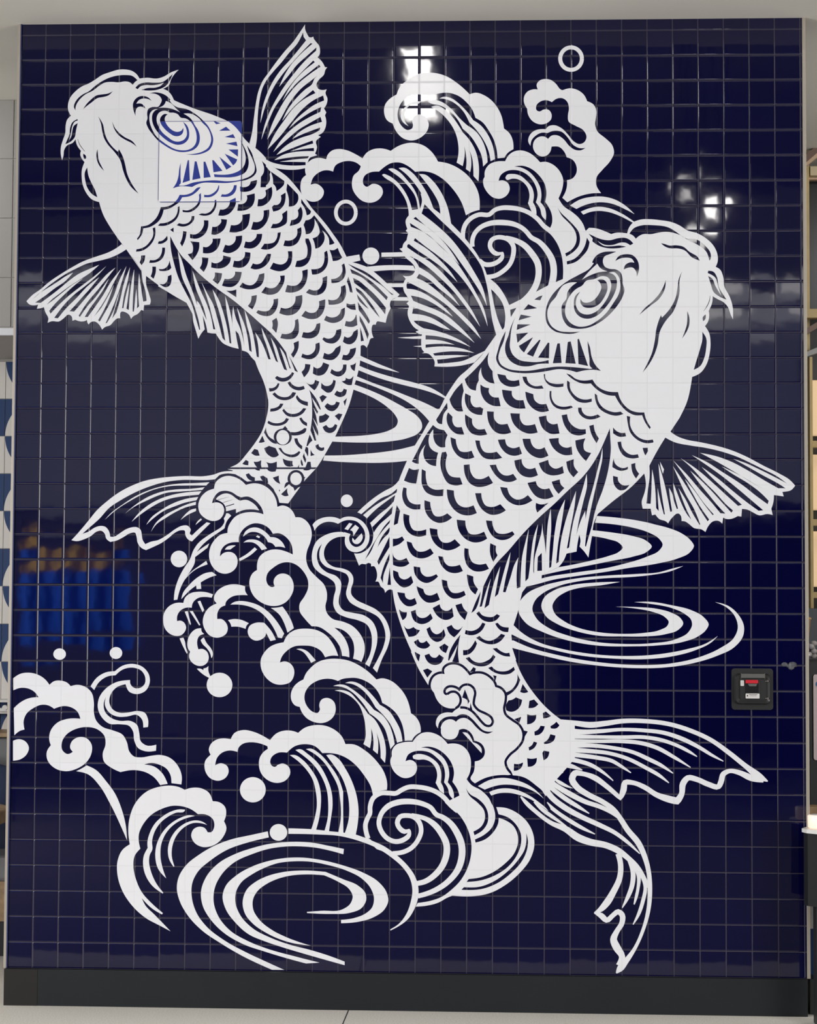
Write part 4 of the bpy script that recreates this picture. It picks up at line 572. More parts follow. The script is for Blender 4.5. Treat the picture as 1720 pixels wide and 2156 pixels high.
('ripple_rings_bottom', 'ring#0'): '''W5,275 10671,6815! -691,-158 -667,-149 -666,-243 -665,-384 -522,-430 -281,-475 -58,-424 115,-470 293,-514 579,-604 769,-507 814,-458 1193,-533! 475,2! -715,309 -812,364 -862,458 -672,508 -388,512 -197,610 17,565 211,426 473,430 665,431 808,292 824,206!''',
('ripple_rings_bottom', 'ring#1'): '''W5,276 13654,6163! -627,121 -562,101 -563,37 -648,-28 -649,-92 -477,-125 -714,-248 -664,-370 -473,-523 -208,-615 77,-516 340,-561 482,-463 718,-414 955,-315 952,-269 619,-156! 521,40! -903,213 -1191,312 -716,272 -718,414 -434,511 -197,562 42,565 234,473 472,477 808,385 476,158 649,114 735,21 563,-42 562,-109 519,-135!''',
('ripple_rings_bottom', 'ring#2'): '''W5,277 13714,1818! 1,-136! -655,170 -907,243 -865,244 -650,205 -717,302 -481,416 -386,512 -134,516 125,401 378,381 616,360 572,206 648,136 735,38 778,-86 865,-204 778,-269 605,-355 304,-380 75,-340 -157,-342 -429,-303 -601,-178 -646,-59! -1,128! 517,78 429,176 257,237 75,342 -122,382 -347,379 -563,293 -778,226 -692,120 -649,6 -648,-84 -431,-154 -571,-299 -402,-310 -197,-379 -10,-423 195,-468 481,-487 669,-343 811,-280 713,-169 713,-203''',
('ripple_rings_bottom', 'ring#3'): '''W5,278 12375,2417! -873,130 -867,346 -528,354 -289,349 -109,421 148,519 378,334 381,191 647,178 864,74 822,-46! 692,-278 562,-228 303,-295 32,-256 -157,-299 -516,-220 -646,-41 -984,22! -9,42! 561,50 819,61 300,208 106,299 -153,297 -390,251 -584,258! -627,27 -777,-73 -518,-155 -344,-175 -333,-268 -173,-331 13,-376 266,-419 479,-370 573,-274''',
('ripple_rings_bottom', 'ring#4'): '''W5,279 11478,6940! 940,-29 778,-77 432,-39 519,-80! 346,-116! 302,-125 389,-167 346,-218! 260,-202 389,-380 260,-380 131,-467 -20,-383 -148,-427 -256,-386 -342,-259 -313,-166! -9,43! 322,208 298,386 170,470 62,469 -110,467 -260,380 -432,379 -606,378 -648,250 -735,184 -994,63 -1069,10!''',
('koi_right', 'tail_fin'): '''W1,280 20945,11526! 1142,-291! 420,-536! 181,-298! -300,-301! -1803,1183! 1623,-1424! -71,-419! 42,-239 -318,-33! -250,-868! -300,356! -724,1429! -2,1198!
w7,307 21967,11234,60 660,-115,192 600,-67,228 599,65,204 599,88,180 957,7,167 836,-95,167 895,-262,167 774,-352,167 713,-500,179 593,-472,190 592,-441,238 278,-158,48
w7,308 29903,8943,119 -474,114,238 -475,204,190 -357,57,167 -238,-122,202 -90,-298,214 -90,-179,202 -416,85,202 -416,175,202 -358,56,214 -179,-210,238 -60,-417,214 -168,-270,268! -369,86,262 -417,145,203 -477,294,191 -477,174,179 -269,-2,215 -60,-269,239 -120,-347,155! -567,490,191 -419,294,215 -479,157,179 -300,15,239 -107,-210,251 168,-297,239 419,-294,215 598,-293,191 418,-294,191 269,-354,203 268,-414,214 417,-501,226 238,-503,202 148,-532,178 59,-711,178 -60,-830,154 -209,-772,130 -358,-774,142 -298,-417,213 -238,-299,237 -130,-161,47
w7,309 24360,1799,296 90,355,237 -208,352,297 -119,294,261 119,298,202 209,358,202 0,296,214 -149,116,202 -179,-120,178 -268,-211,202 -209,175,214 -268,104,48
w7,310 23378,3816,36 209,103,178 238,240,262 298,478,238 239,537,214 30,534,202 -89,385,214
w7,311 20531,8260,60 181,-207,144 420,-384,155 600,-430,167 539,-215,239 479,-322,286 478,-174,262 597,-113,238 478,-203,238 357,-263,202 358,-353,202 297,-471,166 178,-354,95
w7,312 24720,5831,119 149,-414,178 -31,-535,178 -179,-476,143 -202,-388,36
w7,313 24928,5595,95 161,-354,143 -24,-475,119 -78,-356,107 -72,-256,48
w7,314 25166,5301,83 179,-472,131 -90,-535,143 -179,-535,119 -203,-375,36
w7,315 22207,10846,240 540,-67,204 839,31,156 838,72,132 897,-29,143 717,-78,155 776,-250,167 595,-294,143 536,-323,107 416,-217,36
w7,316 22388,10608,180 479,-14,156 719,-6,132 838,-5,144 897,7,143 657,-102,143 597,-204,131 417,-205,119 357,-218,36
w7,317 22388,10411,204 479,4,156 719,6,132 838,7,144 777,-66,155 598,-174,155 655,-353,131 644,-394,36
w7,318 22268,10230,204 959,26,156 838,-82,144 837,-173,143 597,-263,155 478,-235,131 446,-294,36
w7,319 22148,10098,204 959,-52,168 838,-83,144 718,-203,143 717,-351,143 477,-265,131 405,-306,36
w7,320 22088,9948,216 780,-83,168 658,-84,155 539,-115,143 359,-206,119 376,-248,36
w7,321 22029,9768,204 719,-114,168 479,-145,155 419,-235,120 467,-372,36
w7,322 21969,9558,204 539,-115,168 408,-140,36
W7,323 21760,9018! 270,-117 299,-176 240,-135! -359,74 -270,147
w7,324 21430,9015,239 420,-295,191 599,-352,203 599,-293,179 538,-174,167 478,-233,143 299,-236,83
w7,325 21430,8836,180 360,-295,168 480,-354,179 479,-294,143 437,-264,36
w7,326 21370,8776,239 361,-535,215 539,-412,215 659,-351,191 657,-292,179 598,-291,155 477,-352,131 476,-441,36
w7,327 21521,8001,155 450,-354,143 539,-352,155 419,-234,131 478,-222,36
w7,328 21042,8056,48 330,-295,144 420,-295,131 509,-334,36''',
('koi_right', 'scales'): '''K6,282 16377,13847! 221,-119! -61,-268! -85,139
K6,283 16764,13710! 183,67! 111,-138 147,-17 128,128! 184,-127! -128,-220 -183,-67 -221,46 -147,146
K6,284 16704,13132! 180,67! 187,-109! -193,-250!
K6,285 17331,14043! 276,39! 91,-18! -109,-257! -165,127
K6,286 18268,13921! 183,19 219,185! 110,-36! -109,-184 -183,-147 -212,-38!
K6,287 18371,13610! 143,49! 158,-156 257,-72 256,75 183,129 73,121! 92,-83! -128,-202 -219,-148 -256,-31 -257,64 -184,127
K6,288 19422,13990! 165,23! 183,-138 165,-61 139,19! 37,-150! -231,17 -256,119
K6,289 19248,13232! 139,63! 166,-145 256,-49 219,38 219,147! 48,-120! -193,-147 -293,-39 -293,71
K6,290 20383,13002! 121,-225! -109,-249 -182,-220 -219,-148! -55,127! 201,93 182,220 73,220
K6,291 18673,13265! 99,-54! -25,-110! -220,-38!
K6,292 19443,12952! 139,-28! -58,-220!
K6,293 20596,12620! 220,-308! -164,-45 -154,43!
K6,294 20049,11978! 165,38 120,85! 245,-101! -72,-237 -183,-184 -182,-45 -183,61! -19,164
K6,295 20860,11966! 183,56! 168,-181! -157,-129 -230,-27!
K6,296 20774,11448! 135,-39 219,20! -36,-208 -146,-129 -175,-37!
K6,297 21383,11496! 120,63! 198,-170! -135,-73 -164,-27!
K6,298 20270,11251! 274,93! -72,-237!
K6,299 21676,10989! 145,92 91,84! 117,-137! -98,-110 -237,-13!
K6,300 21056,10777! 146,81 91,146! 171,-17! -80,-201 -145,-128 -172,-30!
K6,301 21421,10358! 146,103 109,219! 201,-53! -73,-201 -200,-110 -172,-20!
K6,302 20636,10817! 165,-35! -146,-256! -73,72!
K6,303 20831,10164! 117,73 83,154! 135,-43! -109,-201 -200,-110!
K6,304 21367,9950! 55,91! 219,-41! -73,-230 -153,-103!
K6,305 20777,9745! 172,-24 207,35! -43,-208 -127,-110 -183,-30!
K6,306 20267,9523! 172,-10 182,67! -55,-182 -163,-128 -146,-20!
K2,356 19252,25638! -220,-316 -368,-408 -368,-353! 74,-204 149,-186 221,-63! 36,249 74,148! -1,260 91,260! 20,-260 93,-185 166,-130 251,-67! -67,271 -12,222! -155,223 -38,223
K2,357 18193,24420! 67,-323! -72,-297 -7,-259 57,-249! -233,8 -185,167 -120,296! 228,371
K2,358 17605,23633! 23,-241! -140,-185 -54,-186 -18,-240! -148,36 -93,138! 202,326
K2,359 18316,24005! 222,-112! 1,-241 130,-185 240,-7! 118,-67! -44,-248! -239,25 -259,149 -149,259 -37,222
K2,360 18913,24357! 159,-111 185,-37! -18,-149 129,-185 266,-37! 78,-345! -306,19 -295,177 -167,297
K2,361 19576,24772! 325,-63! 55,-130 185,-81 287,37! 34,-223! -247,-59 -295,48 -222,167
K2,362 19762,24145! 387,-48! 12,-185 129,-148 313,-30! 85,-329! -324,-4 -295,103 -221,260
K2,363 20564,24661! 159,-8! 81,-222 184,-130 339,11! 66,-122! -368,0 -258,111 -147,167
K2,364 20676,24068! 313,-100! 56,-241 202,-148 250,7! 111,-277! -323,-45 -295,130 -221,259
K2,365 17643,23251! 178,-174! 1,-204 112,-185 251,-18! 100,-296! -276,18 -260,185 -148,296 -9,223
K2,366 18312,23170! 277,-177! 27,-230 166,-167 303,1! 103,-222! -331,-38 -295,93 -186,259
K2,367 19175,23293! 269,-18! 19,-289 166,-185 350,0! 148,-344! -312,-70 -295,81 -241,295
K2,368 20089,23216! 379,-15! 8,-215 147,-221 258,-19 176,45! 111,-333! -360,-45 -331,130 -259,258
K2,369 21204,23072! 301,52! 37,-211 184,-129 213,26! 82,-388! -331,-19 -294,177
K2,370 17054,22751! 178,-137 259,-67! 138,-192! -81,-223 -6,-259! -196,0 -185,148 -93,259! -2,296! -128,-185 -54,-296 56,-222 149,-148 173,-67! -61,-266 -17,-267! -241,63 -185,166 -75,222! 7,185 76,215! -158,-215 -91,-222 -17,-322! -148,25 -122,67! 231,452 292,556
K2,371 16120,21057! 160,-74 232,30! -108,-573! -233,25 -251,92!
K2,372 17743,22273! 211,-85! 38,-240 130,-222 184,-44 269,56! 112,-263! -306,-70 -295,99 -241,296
K2,373 18717,22145! 177,-11! 38,-222 148,-222 221,-36 258,45! 221,-240! -331,-64 -405,74 -222,295
K2,374 19605,22172! 284,19! 74,-241 221,-110 268,63! 100,-284! -294,-82 -294,81 -222,221
K2,375 20569,22210! 306,0! 62,-221 129,-148 184,-37 184,74! 154,-332! -301,-100 -330,99 -258,259
K2,376 17410,21670! 159,26! 48,-137! -58,-278 31,-295 130,-222 406,-84! 100,-266! -283,-48 -296,102 -185,296 -113,443
K2,377 18271,21179! 229,19! 49,-321 166,-222 221,-36 313,130! 173,-277! -301,-130 -331,-26 -295,154 -167,295
K2,378 19284,21173! 247,19! 103,-239 185,-166 184,-26 202,71! 155,-218! -210,-96 -294,11 -295,202
K2,379 20251,21352! 283,64! 37,-203 166,-166 147,-26 184,56! 110,-299! -293,-89 -331,81 -221,258
K2,380 16623,21010! 155,-81! 21,-351 74,-222 185,-129 424,-6! -17,-270! -369,10 -295,136 -168,295 -20,370
K2,381 19699,20314! 275,-32! 141,-324 221,-136 220,26 227,148! 184,-202! -264,-148 -330,-49 -331,139 -221,258
K2,382 20768,20475! 326,67! 67,-177 202,-128 257,30! 172,-324! -318,-104 -331,84 -257,294
K2,383 15903,20292! 126,-37! 13,-314 112,-221 185,-92 239,0! -6,-195! -306,-1 -259,140 -131,258 -20,221
K2,384 16733,19784! 225,-70! 45,-287 149,-258 221,-18 258,122! 192,-165! -228,-159 -294,-56 -296,128 -222,294
K2,385 17608,20214! 277,-47! 38,-295 148,-258 222,-103 367,79! 130,-306! -312,-93 -332,54 -295,221 -186,331
K2,386 18721,20066! 239,4! 31,-232 148,-258 220,-55 349,112! 221,-239! -275,-148 -294,-31 -331,176 -203,295
K2,387 15645,19589! 130,-221! -86,-499! -158,-74! 53,443
K2,388 15909,19257! 236,-73! 13,-313 149,-258 221,-36 284,67! -7,-232! -276,-64 -295,80 -223,221 -93,295
K2,389 16940,18689! 306,-47! 20,-247 185,-257 221,-18 257,137! 229,-234! -227,-141 -294,-64 -295,98 -259,257 -112,295
K2,390 18000,19024! 339,-36! 30,-258 148,-257 221,-29 338,115! 122,-275! -239,-122 -257,-31 -331,121 -259,293
K2,391 15497,18267! 184,12 184,82! 86,-136! -195,-167 -257,-100!
K2,392 16043,18170! 192,-55! 94,-202 166,-140 221,1 258,123! 129,-195! -238,-155 -295,-49 -295,120 -167,257
K2,393 18309,17913! 166,-36! 27,-287 129,-239 221,-80 301,38! 122,-205! -275,-100 -294,6 -258,175 -130,330
K2,394 19319,18108! 228,-110! -6,-220 63,-147! -165,-258! -118,293
K2,395 15489,17725! 67,-184 167,-109 313,82! 119,-210! -173,-111 -221,-26 -251,72!
K2,396 17280,17596! 192,-29! 56,-202 148,-146 184,-25 275,63! 119,-246! -283,-85 -294,54 -259,238
K2,397 16321,17187! 258,-39! 31,-191 185,-165 184,1 231,93! 70,-92! -227,-185 -220,-74 -259,91 -203,256
K2,398 15515,17037! 199,-84! 68,-202 166,-80 147,44 129,104! 86,-257! -176,-159 -221,-45 -222,153 -149,220
K2,399 18405,16880! 257,-80! 8,-202 178,-293! -102,-213! -185,175 -111,293
K2,400 16436,16412! 269,-117! 93,-201 147,-44 301,108! 112,-271! -264,-111 -258,6 -222,182
K2,401 17421,16677! 213,-54! 45,-250 148,-201 184,-25 286,93! 71,-165! -246,-122 -257,-19 -258,182 -148,293
K2,402 15682,16173! 295,-39! 48,-173 148,-80 202,71! 82,-227! -209,-101 -184,7 -222,182
K2,403 15754,15501! 140,-95 173,-14! -43,-213 -128,-103! -75,176
K2,404 16218,15419! 191,63! 38,-190 147,-117 184,8 213,166! 89,-194! -191,-162 -257,-67 -258,108
K2,405 17071,15559! 275,152! 56,-158 165,-102 129,12 139,118! 64,-344! -165,-115 -183,-26 -258,127
K2,406 17963,15677! 246,71! 74,-190 159,-164! -102,-302! -203,208
K2,407 15945,14867! 137,-128 246,75! 122,-91 136,-29! -172,-210 -276,-56! -111,237
K6,408 16835,14743! 140,82! 100,-209 147,-80 147,45 146,166! 67,-245! -138,-195 -202,-75 -203,109
K6,409 17625,14810! 194,96! 100,-138 147,-55 194,148! -157,-257 -183,-184! -184,145
K6,410 16342,14235! 172,103! 85,-128 92,-10 147,85! 147,-182! -128,-111 -183,-19 -184,72
K6,411 17335,14032! 208,140! 159,-113! -98,-257! -159,84
K6,412 18166,14531! -79,-403 -10,-367 38,-329! -272,35! 117,294 97,377! -98,-194 -237,-434! -36,11! 53,312 182,367
K2,413 18779,15359! 110,81! 129,-153 220,-65 184,5 164,110! 121,-65! -138,-166 -220,-81 -257,42
K2,414 19521,14967! 95,30! 136,-128 301,-53! -25,-183! -238,35 -184,146
K2,415 19019,15001! 121,-43! -120,-239 -256,-185 -257,-27 -172,50! 32,151! 250,-35 256,118
K6,416 18772,14406! 139,74! 183,-145 220,-43 220,82 219,195! 158,-54! -157,-213 -256,-137 -293,6 -220,90
K6,417 18746,14314! 67,-135! -121,-231 -182,-166 -238,-56! -1,194! 201,27 147,147
K2,427 19148,18998! 239,-18! 48,-246 148,-221 220,-43 184,26 194,82! 88,-118! -208,-166 -286,-67 -302,102 -221,294
K2,428 22100,23139! 214,39! 58,-242 195,-235 233,-109 241,0! 11,-184! -252,-67 -311,67 -233,254
K2,429 23181,22721! 174,47! 47,-262 155,-281! -89,-188! -202,352
K2,430 24644,23113! 135,-27! 0,-344 155,-312 232,-195 232,-70 260,23! 38,-117! -298,-31 -348,136 -271,292 -97,352
K2,431 24108,22663! 128,-136 155,-78 194,0! 31,-137! -264,-20 -240,137!
K2,432 24282,22089! 140,16! 46,-222 155,-195 194,-98 259,20! 39,-136! -259,-32 -310,89 -194,273
K2,433 25262,21856! 202,8! 11,-136 97,-175! -78,-156! -154,214
K2,434 24139,21453! 39,-195 174,-156 174,-38 167,58! -12,-105! -252,-63 -348,148! 19,195
K2,435 24817,21220! 162,47! 12,-203 135,-225! -124,-184! -128,214
K2,436 24108,20759! 186,-47! 19,-155 155,-156 282,1! -205,-196 -194,-8 -174,163
K2,437 21603,22211! 389,32! 12,-207 136,-137 194,-39 156,51! 31,-324! -303,-20 -272,117 -195,195
K2,438 22637,22146! 396,86! -77,-234 39,-235 264,-109! -206,-320! -214,234 -155,273
K2,439 21208,21253! 369,129! 59,-207 194,-136 311,98! 51,-273! -245,-78 -272,-9 -272,125
K2,440 22284,21313! 295,98! 8,-273 164,-234! -183,-207! -194,246
K2,441 21714,20524! 319,94! 31,-183 148,-156! -225,-234! -156,194
K2,442 21102,19691! 186,-58 311,68! -446,-391! -59,186
K2,443 21399,24756! 51,6! 25,-198 156,-140 242,-52 302,17! -7,-122! -294,-24 -277,94 -157,192
K2,444 22281,24783! 163,-56 190,-146 243,-70 432,35! 121,-192 207,-174 276,-104 390,-25! 93,-289 172,-243 242,-191 241,-69 275,-7! 73,-275 182,-313! -47,-70! -193,305 -97,242! -262,-4 -310,139 -276,278 -207,348! -310,34 -346,174 -293,279! -329,0 -276,105 -243,174
K2,445 21632,24093! 69,0! 17,-296 122,-209 208,-105 242,-6 179,41! 73,-69! -218,-77 -311,7 -242,139 -132,279
K2,446 22316,24511! 104,-80! 7,-216 139,-244 242,-174 242,-42 224,42! 7,-122! -266,-52 -276,52 -277,261 -139,279
K2,447 23395,23995! 93,-66! 45,-236 173,-244 241,-139 242,-52 214,25! 114,-94! -259,-70 -345,70 -345,225 -138,279
K2,448 22746,23438! 131,0! 35,-163 138,-139 207,-35 252,70! 118,-87! -232,-94 -276,-11 -242,122 -121,174''',
('spray_over_right_tail', None): '''h6,329 17556,12983,191! -19,183,191 146,147,191 220,46,191 257,-61,191 221,-181,191 147,-182,191! 183,63,191 329,-5,191 257,-144,191 184,-218,191 44,-135,191! 212,-82,191 147,-182,191 1,-291,191 -54,-256,191 55,-255,191 293,-253,191 256,-180,191 147,-290,191 -18,-254,191 -200,-293,191 -328,-294,191 -145,-255,191 55,-254,191 202,-253,191! -511,-113,191 -875,-245,191! -184,180,191 127,274,191 36,401,191! 200,56,191 146,165,191 17,255,191 -110,199,191 -274,125,191! -74,218,191 -184,181,191 -183,53,191 -157,-38,191! -25,-127,191 -110,-184,191 -219,-63,191 -220,60,191 -129,181,191 -19,219,191 -92,-37,191! -73,108,191 -1,219,191 127,202,191 220,93,191 274,-5,191! 128,117,191 183,111,191! -256,-56,191 -220,9,191 -257,115,191 -184,218,191 -104,255,191! -118,181,191 -1,220,191 109,220,191 219,118,191
W7,330 17556,12983! -19,183 146,147 220,46 257,-61 221,-181 147,-182! 183,63 329,-5 257,-144 184,-218 44,-135! 212,-82 147,-182 1,-291 -54,-256 55,-255 293,-253 256,-180 147,-290 -18,-254 -200,-293 -328,-294 -145,-255 55,-254 202,-253! -511,-113 -875,-245! -184,180 127,274 36,401! 200,56 146,165 17,255 -110,199 -274,125! -74,218 -184,181 -183,53 -157,-38! -25,-127 -110,-184 -219,-63 -220,60 -129,181 -19,219 -92,-37! -73,108 -1,219 127,202 220,93 274,-5! 128,117 183,111! -256,-56 -220,9 -257,115 -184,218 -104,255! -118,181 -1,220 109,220 219,118
k8,331 17651,12198,96 -92,54,96 0,110,96 127,129,96 220,12,96 184,-82,96 74,-73,96
k8,332 18127,12403,96 146,147,96 219,30,96 184,-119,96 74,-200,96 -36,-219,96 -18,-219,96 166,-218,96 293,-144,96 220,-144,96 66,-182,96 -102,-146,96 -146,-1,96 -183,144,96 -184,217,96 -220,217,96 -220,108,96 -220,17,96
k8,333 17651,12198,96 146,93,96 184,1,96 147,-127,96 55,-200,96 -54,-183,96 -146,-129,96
K8,334 18347,12397! 184,-466! -62,-110! -29,146 -202,108!
K8,335 18568,11876! 82,-309! -117,35!
K8,336 17297,10863! 65,256 183,166 256,57 220,-6! 183,89 219,-24 221,-162 220,-236 183,-180 183,-61 220,9! -219,-93 -220,71 -220,181 -220,235 -202,115 -220,-27 -146,-121! -128,82 -183,6 -183,-107 -109,-230!
K8,337 18122,10815! 157,45 201,-60 166,-181 74,-211! 274,-114 129,-217 -18,-255 -164,-165 -200,-56! -165,-2! -405,652! -366,70 146,147 146,183
W9,338 18254,10725! 172,-17 147,-162 92,-200! 201,-89 129,-145 11,-189!''',
('wave_curl_bottom_right', 'crest'): '''h10,339 16320,10339,99! 114,164,99 204,164,99 245,55,99 287,-50,99 288,-161,99 226,-243,99! 225,23,99 286,-59,99 246,-202,99 145,-364,99 1,-285,99 -61,-285,99 -101,-184,99! 62,-223,99! -161,-732,99! -224,-115,99! 60,276,99 -62,324,99 -226,364,99! 60,366,99 -104,365,99 -247,323,99 -328,222,99 -328,78,99 -287,-35,99! 287,-34,99 328,-152,99 288,-242,99 165,-324,99 42,-284,99 -60,-305,99! 185,-263,99 62,-243,99 -20,-162,99! -164,201,99 -42,203,99 -164,262,99! 39,306,99 -83,365,99 -247,283,99 -287,201,99 -287,58,99 -287,-22,99 -245,-125,99 -109,-265,99! 192,54,99 205,-112,99 55,-203,99 -93,-245,99 -204,-124,99 -205,-22,99 -288,140,99 -206,283,99 -51,244,99 61,184,99! 7,224,99 142,205,99 287,104,99
W11,340 16320,10339! 114,164 204,164 245,55 287,-50 288,-161 226,-243! 225,23 286,-59 246,-202 145,-364 1,-285 -61,-285 -101,-184! 62,-223! -161,-732! -224,-115! 60,276 -62,324 -226,364! 60,366 -104,365 -247,323 -328,222 -328,78 -287,-35! 287,-34 328,-152 288,-242 165,-324 42,-284 -60,-305! 185,-263 62,-243 -20,-162! -164,201 -42,203 -164,262! 39,306 -83,365 -247,283 -287,201 -287,58 -287,-22 -245,-125 -109,-265! 192,54 205,-112 55,-203 -93,-245 -204,-124 -205,-22 -288,140 -206,283 -51,244 61,184! 7,224 142,205 287,104''',
('wave_curl_bottom_right', 'stream#1'): '''W11,341 16348,9687! -26,102 135,70 308,-14 328,-152 246,-242 96,-324 -19,-346! 111,-222 22,-223! -164,120! -165,303! 60,326 -63,243 -206,243 -246,87 -245,-10''',
('wave_swirl_bottom_right', None): '''K8,342 18752,8753! 387,206 489,114 531,-3 530,-158 407,-239 326,-281 82,-141 -81,-61! -245,281 -408,280 -489,158 -408,57 -489,-57 -517,-265!
W9,343 18867,8644! 517,265 489,65 490,-85 489,-198 448,-361 123,-140! -326,240 -408,178 -489,97 -448,-4 -408,-105 -212,-83!
K10,344 19132,8513! 212,83 408,105 448,-4 489,-97 408,-170 326,-261 203,-261 62,-121 -82,-114! -427,393 -408,279 -407,159 -408,69 -408,-56 -244,-96!
W11,345 19304,8421! 244,96 408,56 448,-69 449,-198 407,-280 285,-240 61,-81! -305,200 -367,239 -407,159 -489,96 -408,-32 -244,-83!
W11,346 18425,8912! 184,-221 368,-200 328,-322 164,-282 122,-47! 367,-29 448,-198 367,-321 245,-483 42,-444 -162,-527 -405,-530 -528,-450 -609,-329 -610,-129 -488,-14 -367,24! -203,-83 -326,-185 -448,-127 -448,-46! 81,143! 489,86 488,188 325,246 325,327 284,488 141,487 27,405 -92,485 -205,444 -246,322 -246,180 -246,221! 571,289!
K12,347 19325,8129! 144,-282 70,-445 -109,-326 -284,-286 -387,-206! 21,-122! 367,126 325,286 182,326 19,365! -90,275! -115,290!
K12,348 18397,8567! 132,-283 328,-281 245,-282 42,-323 -121,-285 -326,-226! 41,-142! 326,206 182,286 20,324 -124,323 -286,281 -286,160
K12,349 19673,7565! 367,-118 286,-240 204,-362 21,-364 -141,-446 -365,-489 -487,-329 -569,-208 -550,-67! 81,114! 468,74 488,207 447,329 365,408 141,406 -21,323 -163,322 -286,200 -306,110!
K12,350 20746,6847! 69,-282 -40,-365 -202,-446 -405,-449 -487,-369 -610,-249 -834,-50! 101,102! 611,27 609,249 487,369 406,449 243,407 60,324
w11,351 14601,6579,181 -88,277,181 -23,256,181 84,257,181 86,172,181 7,257,181 118,344,181 301,195,181 302,7,181 302,-1,181 172,108,181 301,132,181 388,3,181 343,-53,181 409,-159,181 246,-181,181 247,-281,181 286,-241,181
W11,352 14493,6620! 173,-62 173,-169 303,-125 388,-175! 217,-203! -820,290!
w11,353 16226,6942,65 -204,-83,179 -205,140,187 -83,202,188 101,225,188 286,55,179 246,-50,187 205,-181,187 92,-364,179 -109,-325,179 -264,-327,179 -326,-166,179 -409,-53,163
w11,354 16285,7491,163 246,-38,163 327,-98,179 328,-220,228 288,-362,244 172,-363,252 14,-364,252 -141,-447,244 -324,-408,227 -366,-247,203 -327,-85,187
w13,355 16206,6922,98 -19,-203,171 -184,-164,187 -326,-85,187 -279,87,184 -260,262,185 -122,341,185 96,386,185 279,302,215 387,145,223 431,34,215 517,-89,193 302,-138,184 238,-279,187 205,-79,195 286,-200,220 288,-382,252 185,-444,260 22,-485,260 -141,-487,244 -344,-449,219 -407,-308,203 -448,-207,187 -366,-105,179''',
('koi_right', 'side_fin'): '''W5,418 16034,21346! -273,-740! -239,-260 -368,-204 -368,-241 -368,-297 -313,-296! -457,-741! 338,-903! 188,-460! 111,74 147,-17 111,55 103,-36! 8,-103! 111,11 93,-165 28,-258 -62,-184! 111,0 93,-183 130,-110 49,-147! 80,93 110,48 93,-29! -32,2320! 249,1848!
K6,419 15660,20243! -25,-155! -369,-223 -478,-297 -479,-389! -74,37! 368,315 442,334 368,167
K6,420 15587,19988! -430,-308 -368,-296 -313,-315! 131,-185! 367,352 368,297 184,204!
K6,421 15490,19552! -331,-352 -477,-482! 57,-221! 238,333 294,259 184,167!
K6,422 15400,19016! -238,-259 -256,-407 -183,-296 -310,-602! 201,270 219,480 256,370 275,315!
K6,423 15376,18721! -28,-203 -220,-241 -231,-351! 157,388
K6,424 15367,18352! 3,-406! -201,-332 -220,-377! -56,136! 201,425
K6,425 15371,17688! -6,-258! -120,-295 -109,-332 -16,-283! -94,209! 108,406
K6,426 15385,17154! 48,-699! -136,-1!''',
('koi_right', 'gill_cover'): '''K2,449 21349,27874! -94,-192! -229,21! 149,112
K2,450 20075,27309! 243,70! -218,-368!
K2,451 20787,27525! 344,-158! -538,-76!
K2,452 20492,27116! 424,-81! -514,-147!
K2,453 20361,26731! 521,-8! -548,-219!
K2,454 20320,26353! 469,45! -426,-402!
K2,455 20980,26223! -356,-612! -139,140 -70,123!
K2,456 21223,26118! 49,-18! -291,-653! -253,105!
K2,457 21560,26005! 58,-10! -16,-611! -430,28!
K2,458 21930,25970! 97,7! 71,-779! -347,-13!
K2,459 22339,26029! 114,24! 198,-886! -405,24!
K2,460 22720,26133! 52,25! 364,-1082! -381,80!
K2,461 23111,26063! 94,-244 69,-384 121,-279 242,-272! -277,45 -311,-17 -363,-80! -294,80 -415,42 -450,-76 -520,-70 -520,-10 -521,98 -313,192 -122,245 69,384 120,385 183,367! -79,-402 -155,-385 -51,-314 87,-210 261,-175 451,-87 416,-1 520,87 520,70 519,-7 519,-46 294,-35! 104,17! -87,70 -35,314 -52,384
K2,462 20274,27011! -138,-420 -51,-420 -17,-349 105,-280 243,-210 417,-87 416,-1 336,70! 10,-140! -415,-17 -347,-87 -381,18 -383,209 -174,315 -1,350 121,349 86,315''',
('koi_right', 'belly_fin'): '''K2,463 23984,22624! 19,-391 20,-390 -39,-468 -136,-703 -155,-506 -194,-507 -116,-390 -97,-467 -135,-467 -97,-350! -38,19! 58,525 116,662 193,896 194,819 116,546 0,410! -58,-332 -136,-546 -155,-624 -193,-702 -116,-604! -8,331! -147,-312 -202,-642! 124,681 155,662 135,585 -12,476! -124,-476 -193,-663 -193,-702 -174,-1050! -85,-39! 142,817 155,857 58,584! -175,-468 -232,-702 -193,-856 -76,-758! -97,-59! 57,622 154,973 135,916! -251,-527 -155,-779 -76,-778 -58,-564! -77,-39! 18,797 57,778 -20,740! -97,-468 -57,-661 -30,-662! -47,467 -59,389 -39,369! -19,-292 -116,-467 -154,-584 -26,-641! -31,97! 18,622 76,622 89,604! -166,-487 -96,-623 -57,-584 -58,-427! -115,-118! 17,739 114,1316! -116,-460 -134,-584 -57,-661 -17,-571! -136,-56! -12,550 25,331 43,338! -160,-302 -146,-478 -193,-588! -99,7! 109,581 127,551 54,434! -146,-398 -146,-515 -188,-734! -132,-118! 101,558 108,643! -182,-460 -145,-514 -108,-533! -176,-136! 137,668 109,507! -182,-507 -163,-588! -92,-26! 90,429 54,368! 417,788 550,613 612,714 581,586 582,528 582,566 504,469 349,430 310,508 233,508
K2,464 21175,17570! 155,168! 13,-700! -186,-12!
K2,465 18953,16222! -156,-625 -37,-73 -175,-155! 175,448''',
